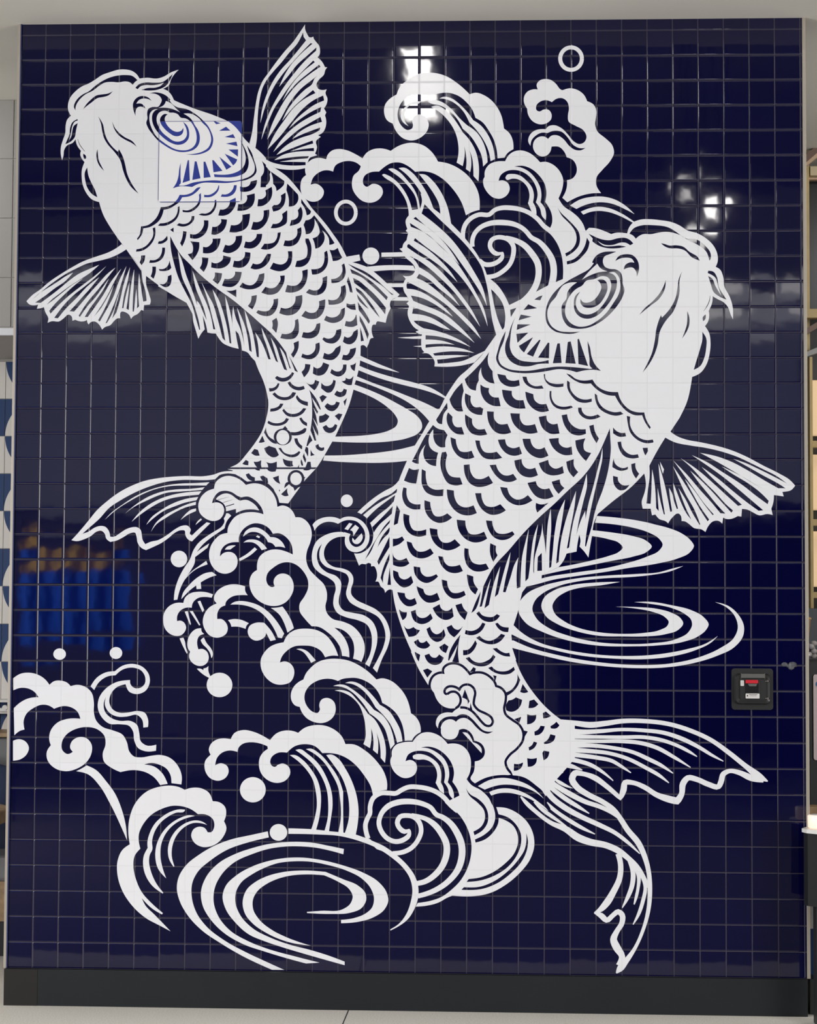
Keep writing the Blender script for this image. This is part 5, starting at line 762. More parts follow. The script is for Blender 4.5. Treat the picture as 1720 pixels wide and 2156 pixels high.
('koi_right', 'pectoral_fin'): '''W3,466 26338,22498! 277,-185 326,-123 571,-110 611,-135 610,-184 609,-266 609,-328 607,-306 405,-245 213,-225! -175,-185 -243,-53 -81,-9! 51,-176! -214,33 -163,20! -21,-267 -82,-266! 51,-245! -194,40 -325,-54 -243,114 -203,102 -223,28! -21,-295! -142,20! -224,-103 -203,-13 -142,53! -29,-234! -155,111 -203,-22 -183,-184 -111,-234! -154,102 -285,48 -203,163 -162,102 -122,8! -61,258 -61,41 -245,-165 -155,-226! -89,82 -245,81 -163,184! -130,-33! -53,258! -306,-1! -40,267 102,329 62,329 -20,246 -45,206! -57,534! 614,1030!
K4,467 26146,22263! 346,-176 612,-131 611,-94 611,-143 610,-205 527,-245 487,-245 486,-245 425,-307! -425,225 -568,286 -608,286 -479,163! 560,-307 608,-347 567,-306 283,-184! -284,-1! -567,327 -608,368 -609,327 -609,225 -623,130! 744,-397 690,-409 730,-450 567,-294! -486,253 -608,368 -800,397! 394,-275 608,-368 486,-367 324,-327! -42,-131! -404,294 -567,449 -812,532 -568,368 -578,266! 577,-389 569,-410 608,-490 527,-450 477,-408! -175,-21! -425,306 -607,490 -528,450 -642,459! 358,-377 487,-451 405,-368 304,-277! -151,-42! -437,401 -487,450 -609,532 -692,480! 448,-398 406,-451 527,-532 365,-409 284,-254! -62,-86! -384,421 -406,450 -406,410 -394,356! 313,-439 365,-450 365,-450 312,-335! -191,16! -365,441 -406,450 -487,574 -558,582! 395,-541 406,-574 406,-573 356,-409! -52,-21! -304,389 -406,573 -366,450! 284,-533 325,-573 336,-482! -61,-70! -276,429 -324,573 -325,533 -414,616! 251,-575 244,-533 324,-574 235,-593! -33,-12! -284,482 -243,492 -284,459! 162,-460 162,-409 182,-369! -142,164 -243,450 -162,410 -162,418! 40,-418 80,-328 69,-267! -49,-12! -101,278 -81,329 -122,225! 40,-390 81,-533! -74,-21! -88,472 -122,574 -121,452 -122,390! 40,-513 80,-657 61,-411 68,-410! -48,8! -122,484 -113,542! 11,-460 32,-443! -102,114! -31,657 -41,411 -81,452! -21,-452 -12,-411 -29,-485! -164,12! 62,555 62,493 -8,431! 316,598
W5,468 25940,21312! 151,-295! -37,-173! -74,214''',
('wave_top_middle', 'crest'): '''W3,475 12041,33212! 138,114 277,70 308,-58! 61,186 183,170 277,51 308,-55 340,-157 277,-166! 183,241 245,123 308,29 246,-48 132,-53! 376,225 473,97 434,-102 356,-281 246,-379! 347,-62 513,-241 473,-440 277,-557 41,-635! -274,-78 -267,-138! -206,576 -317,478 -395,400 -473,261 -355,53 -268,-22! -285,232 -317,141 -355,-18 -275,-158 -204,-178! -348,-31 -214,-123 -76,-186 32,-186 124,-84 92,37! 137,83 185,-23 185,-140 41,-186 -100,-216 -214,-154 -215,-39 -277,72 -247,218 -155,280 -18,309 60,217 199,185 85,185! -179,141 -339,73 -277,-54 -214,-123 -91,-248! -154,48 -216,1 -245,-108 -184,-185 -90,-279! 184,46 217,-109 124,-187 -44,-217 -168,-169 -215,-46 -247,79 -218,264! -32,124 -2,279 60,186 153,139! -41,171 23,186''',
('wave_top_middle', 'stream#1'): '''W3,476 14988,32693! 47,40 158,-41 317,-201 317,-359 239,-439 128,-437! 33,-239! -165,1! -13,238! -101,398 -199,359 -317,359 -317,201''',
('wave_top_middle', 'stream#2'): '''W3,477 15231,32931! 158,31 237,-113 357,-360 318,-439 159,-438 42,-358! -79,21! -121,576 -278,399 -357,360 -277,200''',
('wave_top_middle', 'stream#3'): '''W3,478 15645,32968! 217,19 317,-201 357,-439 317,-538 168,-438! 269,-358! -355,160! -238,359 -120,358 -278,438 -356,400''',
('wave_top_middle', 'stream#4'): '''W3,479 16455,32725! 237,-21 316,-260 317,-439 238,-517 180,-794! 138,-128! -394,288! -178,278! -61,397 -198,398 -278,399''',
('wave_top_middle', 'stream#5'): '''W3,480 16518,31950! 138,-100 29,-279 -124,-396! -512,-78! 137,198! 315,39! 77,317''',
('wave_crest_top_middle', 'crest'): '''W3,481 15550,35921! 137,319 315,278 394,217 513,56 554,-124 514,-323 474,-435! 237,62 354,-114 355,-282 277,-440 139,-606! 217,-192 138,-319 20,-319! -235,-157 -117,-179! -275,-26! -40,366 -119,399 -198,359 -237,320 -284,181! -111,300 -238,321 -355,281 -395,115 -454,-49! -217,-38 -316,22 -513,-36 -275,-198 -177,-319 -37,-319 140,-360 277,-193 166,70! 31,120 -33,160 51,159 216,118 238,-101 147,-260 -46,-279 -255,-278 -355,-129 -355,94 -278,281 -140,312! -218,129 -121,280 38,360 196,238''',
('wave_crest_top_middle', 'stream#1'): '''W3,482 17249,35750! 178,70 276,-53 316,-222 317,-321 257,-353! 296,-209 276,-360 198,-439 100,-557! -177,-79! -79,398 -198,439 -277,400 -296,321! -179,359 -237,281 -317,222 -236,81''',
('wave_crest_top_middle', 'stream#2'): '''W3,483 16776,35633! 296,58 316,-102 356,-282 317,-361 296,-281! 336,-241 276,-399 159,-479 41,-358! -177,-178! -60,418 -198,439 -237,359 -316,301! -238,420 -317,321 -356,202 -355,82''',
('wave_crest_top_middle', 'stream#3'): '''W3,484 16916,35413! 236,58 316,-162 317,-321 198,-280 198,-320! 277,-321 237,-439 120,-517 -6,-696! -197,220! -13,397 -40,319 -100,299! 60,-339 1,-278 -38,-239! -170,121! 23,318 -33,318 -48,279! 9,-319 -77,-477! -244,141! 65,298 -21,557 -120,399 -238,401 -356,361''',
('wave_crest_top_middle', 'stream#4'): '''W3,485 16520,35635! -237,2 -276,-118 -196,-199 -98,-279 100,-240 218,-153! -139,193 -41,239 78,239 197,199 315,38''',
('ring_bubble_left', None): '''w3,486 13957,31195,148 -13,-115,148 -39,-106,148 -62,-92,148 -82,-70,148 -95,-43,148 -102,-15,148 -103,15,148 -96,45,148 -82,71,148 -64,91,148 -40,107,148 -15,115,148 13,114,148 39,107,148 62,91,148 82,70,148 95,44,148 103,15,148 102,-16,148 96,-44,148 83,-71,148 64,-92,148 40,-107,148 14,-114,148''',
('ring_bubble_right', None): '''w1,487 22885,37309,158 -15,-117,158 -43,-108,158 -67,-93,158 -89,-71,158 -103,-44,158 -111,-15,158 -110,17,158 -104,45,158 -88,73,158 -68,94,158 -43,109,158 -15,116,158 14,117,158 43,108,158 68,93,158 89,71,158 103,45,158 111,14,158 110,-16,158 104,-46,158 88,-73,158 68,-93,158 43,-110,158 15,-116,158''',
('spray_top_right', None): '''W1,488 21147,36086! -47,199 117,159 196,58 275,-53 197,-169 157,-201 79,-32! 313,77 314,-89 235,-201 110,-232! 243,-129 125,-279 -27,-278 -27,-238 86,-279 313,-279 273,-280 71,-317 -149,-317 -312,-355 -215,-276 -20,-317 188,-329! -344,-7 -508,-116 -477,-235! -196,179! 125,237 59,237 0,226! 215,70 156,218 0,277 -137,239 -247,112! -86,207 -196,200 -314,21! -59,-218 -136,-138 -196,-38 -236,140 -106,239 66,278 196,138 196,-2 137,-92! 137,131 236,10 235,-152 235,-280 196,-140 235,-33 203,98! -242,-6 -235,120 -235,319 -236,220 -274,42 -275,-90! -235,13 -235,-118 -157,-178 -50,-226! -87,187 39,199 176,198 196,70 275,6! 117,119 235,38 275,-121 275,-280 196,-239 235,-121 195,79 86,198 -125,278 -313,181 -275,181 -20,239 39,278 -78,279 -177,128 -196,-6 -224,-150! -208,81 -235,-46 -165,-158 8,-199 118,-49 157,79 196,-14 118,-179 -19,-199 -176,-158 -236,-46 -314,129 -197,320 -20,179! -118,220 -1,279 137,198 197,78''',
('wave_curl_top_right', 'crest'): '''W3,489 19861,33221! 145,245 196,138 274,46 314,-89 275,-200 177,-191! 216,18 313,-128 236,-240 145,-357 -27,-317 -156,-415! 118,-456! -312,-790! -137,60! 89,256 -31,317 -255,476! 50,317 -71,397 -236,358 -314,259 -314,109 -333,-26! 255,-41 314,-160 275,-299 196,-398 32,-277 -38,-258! 164,-218 59,-238 -11,-257! -145,159 -79,297 -169,258! 70,297 -79,357 -196,318 -275,220 -353,101 -314,-38 -235,-158 -90,-237! 169,19 196,-101 79,-238 -117,-257 -235,-130 -275,33 -275,239 -146,319 7,198 47,79! 11,239 195,277 275,98''',
('wave_curl_top_right', 'stream#1'): '''W3,490 19871,32553! 58,119 236,39 274,-61 275,-220 216,-279 68,-277 -35,-297! 114,-239 24,-257! -188,120! -146,337! 58,336 -71,278 -196,239 -236,120 -196,9 -196,-46''',
('splash_arcs_top_right', 'arc#0'): '''W1,491 22419,31440! 371,227 508,117 469,-2 390,-101 390,-219 409,-377! -409,219 -468,199 -508,62 -468,-77 -430,-184!''',
('splash_arcs_top_right', 'arc#1'): '''W1,492 22841,31192! 340,137 351,58 430,-61 429,-180 545,-357! -39,-48! -545,287 -390,140 -469,53 -312,-50 -234,-98!''',
('wave_swirl_top_right', None): '''W5,493 21343,30547! 278,-215 293,-397 180,-494 59,-494 -9,-433! 358,38! 324,426! 390,492! 98,658! -293,330! -65,198 -196,297 -261,232 -326,232 -205,315! -252,50! -277,-190! 180,-238 98,-331 1,-263 -72,-221! -254,123!
K6,494 21929,31369! 114,-182 261,-265 261,-265 195,-264 56,-263 -55,-296 -195,-230 -293,-190! -39,125! 267,164 146,230 32,263 -81,264 -229,297 -260,265
K6,495 23086,30162! 104,-182! -71,-279 -195,-263 -260,-229 -358,-114! -10,131! 270,82 260,229 163,263
w5,496 18209,30146,164 -1,264,171 113,330,178 228,230,178 294,125,178 393,-2,177 228,187,171 294,82,184 294,-2,191 425,-67,177 392,-167,177 294,-232,177 229,-265,177 261,-199,197
w5,497 18586,29815,164 -17,165,171 81,330,171 228,263,181 359,163,197 523,38,217 457,-68,197 327,-156,177 196,-182,177 131,-166,177 326,-198,197 327,-364,229 196,-362,249 65,-395,255 -38,-395,262 -58,-246,262
w5,498 19796,29587,46 -261,-56,171 -197,149,177 -66,165,177 65,231,177 196,105,171 228,-1,177 262,-106,184 164,-232,184 1,-362,184 -130,-362,177 -293,-295,177 -293,-164,177 -327,-49,170
w5,499 19892,30173,164 327,-93,197 392,-206,229 327,-364,249 212,-362,249 43,-362,242 -90,-460,242 -228,-394,242 -390,-328,164
w5,500 19770,29580,79 -23,-198,164 -179,-180,177 -261,-98,184 -261,17,184 -197,165,164''',
('koi_right', 'back_fin'): '''W5,501 16049,31061! -109,-173 17,-222 47,-127! -62,-79! 95,-95! -62,-285! -124,-142 -40,-158! -116,-37! 126,-121! 111,-222 221,-190 151,-190 1,-189 -118,-142 -173,-41 -179,26! 117,-127! -93,-189 17,-284 174,-316 16,-110! -78,-79! 101,-110! -58,-268 102,-347 189,-252 157,-95! -125,-47! 63,-63 188,-47! -29,-409 32,-189 95,-110! -94,-47! 250,-16 157,-142 95,-188 -15,-173! 422,-16 624,47 531,125! 373,392! 481,706! 243,198! 332,508! -63,463! -220,450 -219,315 -298,269! -141,142! -126,347 -142,284 -424,633 -346,412! -819,794 -614,446! -123,-411! -268,128!
K6,502 16684,31518! 495,-509 567,-540 535,-539 409,-507 251,-411 158,-504 95,-442 96,-629 95,-598 142,-519! -450,-643! -374,-173 -436,-203 -593,-94 -444,-31! -26,157! 313,31 468,63 484,56! -484,31 -469,-9 -406,-15! -69,88! 318,53 469,31 469,-16 374,-47! -375,141 -469,95 -625,16 -453,-46! -1,126! 454,30 312,0 375,-38! -375,132 -376,64 -391,16! -1,167! 454,-42 470,-110 469,-158 382,-158! -382,252 -470,221 -470,158 -532,111! -188,110 -158,126 -47,63! 298,0 470,-127 407,-174 276,-63! -371,268 -470,253 -376,95 -298,32! 46,252! 470,-158 471,-190 564,-379 471,-346 444,-340! -288,339 -377,378 -502,410 -439,221 -502,190 -314,134! -95,208! 408,-89 471,-222 471,-316 314,-221! -315,347 -439,348 -346,221 -377,159 -345,48! -7,205 37,63! 377,-190 472,-254 565,-379 534,-474 470,-472 486,-504! -299,503 -501,536 -566,536 -502,443 -346,253 -346,159! 109,164! 393,-229 378,-348 439,-347 402,-373! -340,467 -440,443 -440,411 -393,238! -142,237 -237,216! 299,-153 409,-285 503,-444 503,-505 472,-600 606,-835! -324,646 -440,630 -440,537 -378,411 -440,381 -472,285 -394,270! 0,95 62,41! 331,-248 472,-317 472,-349 346,-316 308,-301! -309,458 -440,475 -441,381 -551,349! 53,105! 403,-328 472,-349 629,-538 566,-664 471,-789 340,-849! -152,692 -314,630 -409,694 -504,696 -471,444 -536,507 -661,304! -48,158! 457,-302 504,-382 567,-539 449,-459! -324,522 -441,539 -504,444 -567,351! 94,63! 315,-287 536,-445 503,-507 441,-601 472,-696 314,-504 246,-520! -152,677 -378,726 -441,695 -440,570 -567,540 -614,484!
K6,503 19319,28129! 219,-221 220,-315 110,-378 1,-440 -46,-204 -53,-53! -167,383 -126,441 -95,441''',
('water_lines_between_fish', 'line#0'): '''W5,504 14983,29591! 846,16! 76,-171! -921,-16!''',
('water_lines_between_fish', 'line#1'): '''W7,505 14401,29028! 607,54 525,12 623,-22! 34,-191! -656,18 -853,-53!''',
('water_lines_between_fish', 'line#2'): '''W7,506 15934,29075! 313,-7! 96,-212! -408,39!''',
('water_lines_between_fish', 'line#3'): '''W7,507 15176,28366! 689,-2! 17,-148! -524,1!''',
('water_lines_between_fish', 'line#4'): '''W7,508 15622,27821! 393,-8! 66,-142! -720,9!''',
('water_lines_between_fish', 'line#5'): '''W3,509 13597,29432! 509,87! 44,-238! -305,-72! -230,-26!''',
('water_lines_between_fish', 'line#6'): '''W7,510 15635,26209! 971,61! -15,-113! -329,4! -376,22!''',
('water_lines_between_fish', 'line#7'): '''W7,511 16254,25862! 338,31! 10,-63!''',
('droplet_between_fish', None): '''W7,512 14901,29457 -25,-130 -72,-110 -108,-74 -128,-25 -128,26 -109,74 -74,111 -26,130 25,130 72,111 108,73 128,26 128,-27 109,-74 74,-111''',
}
RECT = (at(336, 256, 0)[0], at(507, 425, 0)[0], at(336, 425, 0)[1], at(507, 256, 0)[1])
BASEY = -.0004
panel_shapes = []
META = {
 'koi_left': ('koi_mural', 'white koi with its head at the upper left of the navy tiled wall', 'mural', 'the two koi of the tile mural'),
 'koi_right': ('koi_mural', 'larger white koi with its head at the right, tail sweeping down to the lower right', 'mural', 'the two koi of the tile mural'),
 'wave_middle': ('wave_mural', 'tall white foaming wave over the tail of the upper left koi', 'mural', 'white waves of the tile mural'),
 'wave_small_curls': ('wave_mural', 'cluster of small broken white wave curls left of the tall middle wave', 'mural', 'white waves of the tile mural'),
 'wave_left_edge': ('wave_mural', 'white wave curling in from the left edge of the tiled wall', 'mural', 'white waves of the tile mural'),
 'wave_crest_lower_middle': ('wave_mural', 'white hooked wave crest left of the right koi\'s narrow tail, fanned streams falling right', 'mural', 'white waves of the tile mural'),
 'wave_bottom_middle': ('wave_mural', 'long white wave whose four streams fall onto the bottom ripple rings', 'mural', 'white waves of the tile mural'),
 'wave_bottom_left': ('wave_mural', 'white wave curling right at the lower left, beside the bottom ripple rings', 'mural', 'white waves of the tile mural'),
 'wave_swirl_bottom_right': ('wave_mural', 'white outlined spiral swirl right of the bottom ripple rings', 'mural', 'white waves of the tile mural'),
 'wave_curl_bottom_right': ('wave_mural', 'small white cloud-shaped curl sitting on the lower spiral swirl', 'mural', 'white waves of the tile mural'),
 'wave_top_middle': ('wave_mural', 'long white wave between the upper left koi\'s back fin and the right koi\'s back fin', 'mural', 'white waves of the tile mural'),
 'wave_crest_top_middle': ('wave_mural', 'topmost white hooked wave crest, under the bright lamp reflection', 'mural', 'white waves of the tile mural'),
 'wave_curl_top_right': ('wave_mural', 'small white cloud-shaped curl sitting on the upper spiral swirl', 'mural', 'white waves of the tile mural'),
 'wave_swirl_top_right': ('wave_mural', 'white outlined spiral swirl between the right koi\'s back fin and its eye', 'mural', 'white waves of the tile mural'),
 'ribbon_spray_middle': ('spray_mural', 'white wavy ribbons of spray ending in a ring beside the right koi\'s left fin', 'mural', 'white spray of the tile mural'),
 'ribbon_spray_left': ('spray_mural', 'thin white looping ribbon of spray at the lower left', 'mural', 'white spray of the tile mural'),
 'spray_over_right_tail': ('spray_mural', 'white spray figure lying over the right koi\'s narrow tail', 'mural', 'white spray of the tile mural'),
 'spray_top_right': ('spray_mural', 'upright white spray figure above the right koi\'s head', 'mural', 'white spray of the tile mural'),
 'splash_arcs_top_right': ('spray_mural', 'pair of thin white arcs just above the right koi\'s nose', 'mural', 'white spray of the tile mural'),
 'ripple_rings_bottom': ('ripple_mural', 'large set of white oval ripple rings at the bottom of the wall', 'mural', 'white ripples of the tile mural'),
 'ripple_rings_right': ('ripple_mural', 'white ripple rings to the right of the right koi, below its pectoral fin', 'mural', 'white ripples of the tile mural'),
 'ripple_rings_left': ('ripple_mural', 'white ripple curves between the bodies of the two koi', 'mural', 'white ripples of the tile mural'),
 'water_lines_between_fish': ('ripple_mural', 'short white horizontal water lines touching the right koi\'s back fin', 'mural', 'white ripples of the tile mural'),
 'droplet_on_koi_tail_upper': ('droplet_mural', 'round white dot ringed in navy on the left koi\'s tail, the upper of two', 'mural', 'white dots of the tile mural'),
 'droplet_on_koi_tail_lower': ('droplet_mural', 'round white dot ringed in navy on the left koi\'s tail, the lower of two', 'mural', 'white dots of the tile mural'),
 'droplet_right_of_tail': ('droplet_mural', 'small white dot above the ring-ended ribbon spray in the middle', 'mural', 'white dots of the tile mural'),
 'droplet_large_below_curls': ('droplet_mural', 'large white dot just below the cluster of small wave curls', 'mural', 'white dots of the tile mural'),
 'droplet_left_of_tail_lobe': ('droplet_mural', 'white dot directly under the left koi\'s tail fin', 'mural', 'white dots of the tile mural'),
 'droplet_far_left': ('droplet_mural', 'small white dot nearest the left wall edge, above the left wave', 'mural', 'white dots of the tile mural'),
 'droplet_second_left': ('droplet_mural', 'small white dot above the thin looping ribbon at the lower left', 'mural', 'white dots of the tile mural'),
 'droplet_under_bottom_wave': ('droplet_mural', 'large white dot hanging under the long bottom wave', 'mural', 'white dots of the tile mural'),
 'droplet_on_ripple': ('droplet_mural', 'white dot interrupting the outer line of the bottom ripple rings', 'mural', 'white dots of the tile mural'),
 'droplet_between_fish': ('droplet_mural', 'white dot on the water line between the two koi', 'mural', 'white dots of the tile mural'),
 'ring_bubble_left': ('bubble_mural', 'hollow white ring between the left koi\'s back and the right koi\'s fin', 'mural', 'hollow rings of the tile mural'),
 'ring_bubble_right': ('bubble_mural', 'hollow white ring near the top right, the highest mark of the mural', 'mural', 'hollow rings of the tile mural'),
}
PARTNAME = {'back_fin': 'dorsal_fin', 'side_fin': 'pelvic_fin', 'belly_fin': 'anal_fin'}
roots = {}
# one planar arrangement of every outline: each piece of wall is given to the outline drawn last over it, so nothing overlaps
from mathutils.geometry import delaunay_2d_cdt
recs = []
for key, src in ART.items():
    for idx, lay, k, P in parse(src): recs.append((idx, key, k, P))
recs.sort(key=lambda r: r[0])
V2 = []; E2 = []; SH = []
for idx, key, k, P in recs:
    polys = []
    for poly in to_polys(k, P):
        o = []
        for p_ in poly:
            c_ = (p_[0]*1e4, p_[1]*1e4)
            if not o or math.hypot(c_[0]-o[-1][0], c_[1]-o[-1][1]) > .4: o.append(c_)
        while len(o) > 2 and math.hypot(o[0][0]-o[-1][0], o[0][1]-o[-1][1]) < .4: o.pop()
        if len(o) < 3: continue
        polys.append(np.array(o))
    if k in 'WK':
        for q in polys:
            n0 = len(V2); V2 += [Vector(v_) for v_ in q]; E2 += [(n0+i_, n0+(i_+1) % len(q)) for i_ in range(len(q))]
    else:
        # a stroke: its two long sides and its two ends
        A = [p_[0] for p_ in to_polys(k, P)]+[to_polys(k, P)[-1][1]]; B = [p_[3] for p_ in to_polys(k, P)]+[to_polys(k, P)[-1][2]]
        ring = [Vector((x_*1e4, y_*1e4)) for x_, y_ in A+B[::-1]]
        n0 = len(V2); V2 += ring; E2 += [(n0+i_, n0+(i_+1) % len(ring)) for i_ in range(len(ring))]
    if polys: SH.append((key, 0 if k in 'Ww' else 1, polys))
cv, ce, cf, _ov, _oe, _of = delaunay_2d_cdt(V2, E2, [], 0, .05)
CV = np.array([(v_.x, v_.y) for v_ in cv]); CF = np.array([tuple(f) for f in cf if len(f) == 3])
cen = CV[CF].mean(axis=1); own = np.full(len(CF), -1)
for si in range(len(SH)-1, -1, -1):
    for q in SH[si][2]:
        lo, hi = q.min(0), q.max(0)
        cand = np.nonzero((own < 0) & (cen[:, 0] > lo[0]) & (cen[:, 0] < hi[0]) & (cen[:, 1] > lo[1]) & (cen[:, 1] < hi[1]))[0]
        if not len(cand): continue
        px_, py_ = cen[cand, 0][:, None], cen[cand, 1][:, None]
        a_, c_ = q[None], np.roll(q, -1, 0)[None]
        up = (a_[..., 1] <= py_) & (c_[..., 1] > py_); dn = (a_[..., 1] > py_) & (c_[..., 1] <= py_)
        side = (c_[..., 0]-a_[..., 0])*(py_-a_[..., 1])-(px_-a_[..., 0])*(c_[..., 1]-a_[..., 1])
        wn_ = (up & (side > 0)).sum(1)-(dn & (side < 0)).sum(1)
        own[cand[wn_ != 0]] = si
tris = {}
for f, o_ in zip(CF.tolist(), own.tolist()):
    if o_ >= 0: tris.setdefault(SH[o_][0], []).append((f, SH[o_][1]))
def build(name, tl, parent=None):
    bm = BM(); vm = {}
    for f, mi in tl:
        vs_ = []
        for q in f:
            if q not in vm: vm[q] = bm.verts.new((cv[q][0]*1e-4, BASEY, cv[q][1]*1e-4))
            vs_.append(vm[q])
        try: ff = bm.faces.new(vs_); ff.material_index = mi
        except ValueError: pass
    return obj(name, bm, [MURAL, NAVY], parent, normals=False)
for (oname, part) in ART:
    name, label, cat, grp = META[oname]; tl = tris.get((oname, part), [])
    for f, mi in tl:
        poly = [(cv[q][0]*1e-4, cv[q][1]*1e-4) for q in f]; xs = [q[0] for q in poly]; zs = [q[1] for q in poly]
        if max(xs) > RECT[0] and min(xs) < RECT[1] and max(zs) > RECT[2] and min(zs) < RECT[3]:
            cp = clip(poly, *RECT)
            if cp: panel_shapes.append((mi, cp))
    if part:
        if oname not in roots:
            ids = [q for k2, t2 in tris.items() if k2[0] == oname for f, _ in t2 for q in f]
            c_ = CV[ids].mean(0)*1e-4; roots[oname] = empty(name, (c_[0], 0, CV[ids][:, 1].min()*1e-4), label, cat, grp)
        pn = part.split('#')[0]
        if tl: build(PARTNAME.get(pn, pn), tl, roots[oname])
    else:
        tag(build(name, tl), label, cat, grp)

# ------------------------------------------------------------------ access panel printed to match the mural
x0, x1, z0, z1 = RECT
ap = empty('access_panel', ((x0+x1)/2, -.003, z0), 'square access panel with rounded corners over the left koi\'s eye, printed brighter blue', 'panel')
b = BM(); prism(b, roundrect(x0-.001, x1+.001, z0-.001, z1+.001, .012), -.0040, -.0012)
obj('door', b, PANELBLUE, ap)
b = BM()
for mi_, cp in panel_shapes: add_face(b, cp, -.0041, mi_)
obj('printed_face', b, [PANELWHITE, PANELBLUE], ap, normals=False)
b = BM()
prism(b, roundrect(x0-.0028, x1+.0028, z0-.0028, z1+.0028, .014), -.0012, -.0009)
obj('painted_edge_shade', b, mat('blue_grey_edge_shade', (.07, .08, .20), .6), ap)  # flat rim whose colour stands in for the shadow along the panel edge

# ------------------------------------------------------------------ black wall unit with the red tab
bx0, bz1 = at(1539.5, 1407, 0); bx1, bz0 = at(1627, 1494.5, 0); bw = bx1-bx0; bh = bz1-bz0
BLK = mat('black_plastic', (.012, .013, .013), .42); BLK2 = mat('black_plastic_raised', (.02, .021, .021), .35)
GREYP = mat('grey_sloped_plastic', (.10, .10, .095), .4)
REDP = mat('red_tab', (.55, .008, .02), .4); LBL = mat('white_label', (.62, .60, .58), .5); SCREW = mat('pink_grey_metal', (.35, .30, .29), .35, metal=.6)
def X(f): return bx0+bw*f
def Zf(f): return bz1-bh*f
wu = empty('wall_control_box', ((bx0+bx1)/2, 0, bz0), 'square black wall box with red tab and two white labels on the tiles', 'wall box')
b = BM(); prism(b, roundrect(bx0, bx1, bz0, bz1, .012), -.012, 0); obj('back_plate', b, BLK, wu)
b = BM(); oa = roundrect(X(.06), X(.93), Zf(.87), Zf(.12), .018); ia = roundrect(X(.17), X(.85), Zf(.77), Zf(.24), .010)
va = [b.verts.new((x, -.012, z)) for x, z in oa]; vm = [b.verts.new((x*.7+xi*.3, -.030, z*.7+zi*.3)) for (x, z), (xi, zi) in zip(oa, ia)]
vi = [b.verts.new((x, -.022, z)) for x, z in ia]
for r1_, r2_ in ((va, vm), (vm, vi)):
    for i in range(len(va)): b.faces.new((r1_[i], r1_[(i+1) % len(va)], r2_[(i+1) % len(va)], r2_[i]))
b.faces.new(vi); obj('raised_frame', b, BLK2, wu, smooth=False)
b = BM(); prism(b, roundrect(X(.21), X(.79), Zf(.125), Zf(.225), .004), -.0315, -.026); obj('top_ledge', b, GREYP, wu)
b = BM(); prism(b, roundrect(X(.19), X(.82), Zf(.745), Zf(.27), .008), -.026, -.020); obj('front_cover', b, BLK, wu)
b = BM(); box(b, X(.32), X(.65), -.0295, -.024, Zf(.70), Zf(.29), .001); obj('centre_slot', b, mat('deep_black_plastic', (.006, .006, .007), .3), wu)
b = BM(); box(b, X(.32), X(.62), -.034, -.028, Zf(.355), Zf(.275), .001); obj('red_tab', b, REDP, wu)
b = BM(); prism(b, [(X(.37), Zf(.365)), (X(.60), Zf(.365)), (X(.57), Zf(.425)), (X(.41), Zf(.425))], -.0325, -.028); obj('grey_wedge', b, GREYP, wu)
b = BM(); prism(b, roundrect(X(.20), X(.285), Zf(.42), Zf(.285), .002), -.0272, -.0258); lb = obj('label', b, LBL, wu)
b = BM()
for i in range(3): box(b, X(.225), X(.262), -.0276, -.0271, Zf(.318+i*.03), Zf(.312+i*.03))
obj('print', b, mat('grey_print', (.28, .26, .26), .6), lb).matrix_parent_inverse = Matrix.Translation((-wu.location)) if False else Matrix()
b = BM(); prism(b, roundrect(X(.32), X(.655), Zf(.72), Zf(.60), .0025), -.0312, -.029); lb = obj('label', b, LBL, wu)
b = BM(); box(b, X(.35), X(.375), -.0316, -.0311, Zf(.675), Zf(.635)); box(b, X(.40), X(.60), -.0316, -.0311, Zf(.632), Zf(.622)); box(b, X(.42), X(.58), -.0316, -.0311, Zf(.66), Zf(.652))
obj('print', b, mat('black_print', (.02, .02, .02), .6), lb).matrix_parent_inverse = Matrix()
for fz_ in (.30, .715):
    b = BM(); cyl(b, (X(.86), -.026, Zf(fz_)), (X(.86), -.033, Zf(fz_)), .0036, .0026, 12); box(b, X(.80), X(.86), -.029, -.026, Zf(fz_+.012), Zf(fz_-.008), .0008)
    obj('screw', b, SCREW, wu)

# hardened clear glue on a tile joint right of the black box
b = BM()
for px_, py_, r_, d_ in ((1652, 1399, .011, .45), (1668, 1400, .015, .5), (1660, 1402, .009, .5), (1666, 1406, .010, .5)):
    gx, gz = at(px_, py_, 0)
    r = bmesh.ops.create_icosphere(b, subdivisions=3, radius=r_)
    for v_ in r['verts']:
        n_ = 1+.22*math.sin(v_.co.x*900+px_)*math.cos(v_.co.z*700)
        v_.co = Vector((gx+v_.co.x*n_*1.15, v_.co.y*d_*n_-.001, gz+v_.co.z*n_*.8))
gl = bpy.data.materials.new('clear_glue'); gl.use_nodes = True; g_ = gl.node_tree.nodes['Principled BSDF']
g_.inputs['Base Color'].default_value = (.8, .84, .86, 1); g_.inputs['Roughness'].default_value = .12; g_.inputs['Transmission Weight'].default_value = .9; g_.inputs['IOR'].default_value = 1.45
tag(obj('glue_blob', b, gl, smooth=True), 'small clear blob of dried glue on the tile joint right of the black box', 'glue')

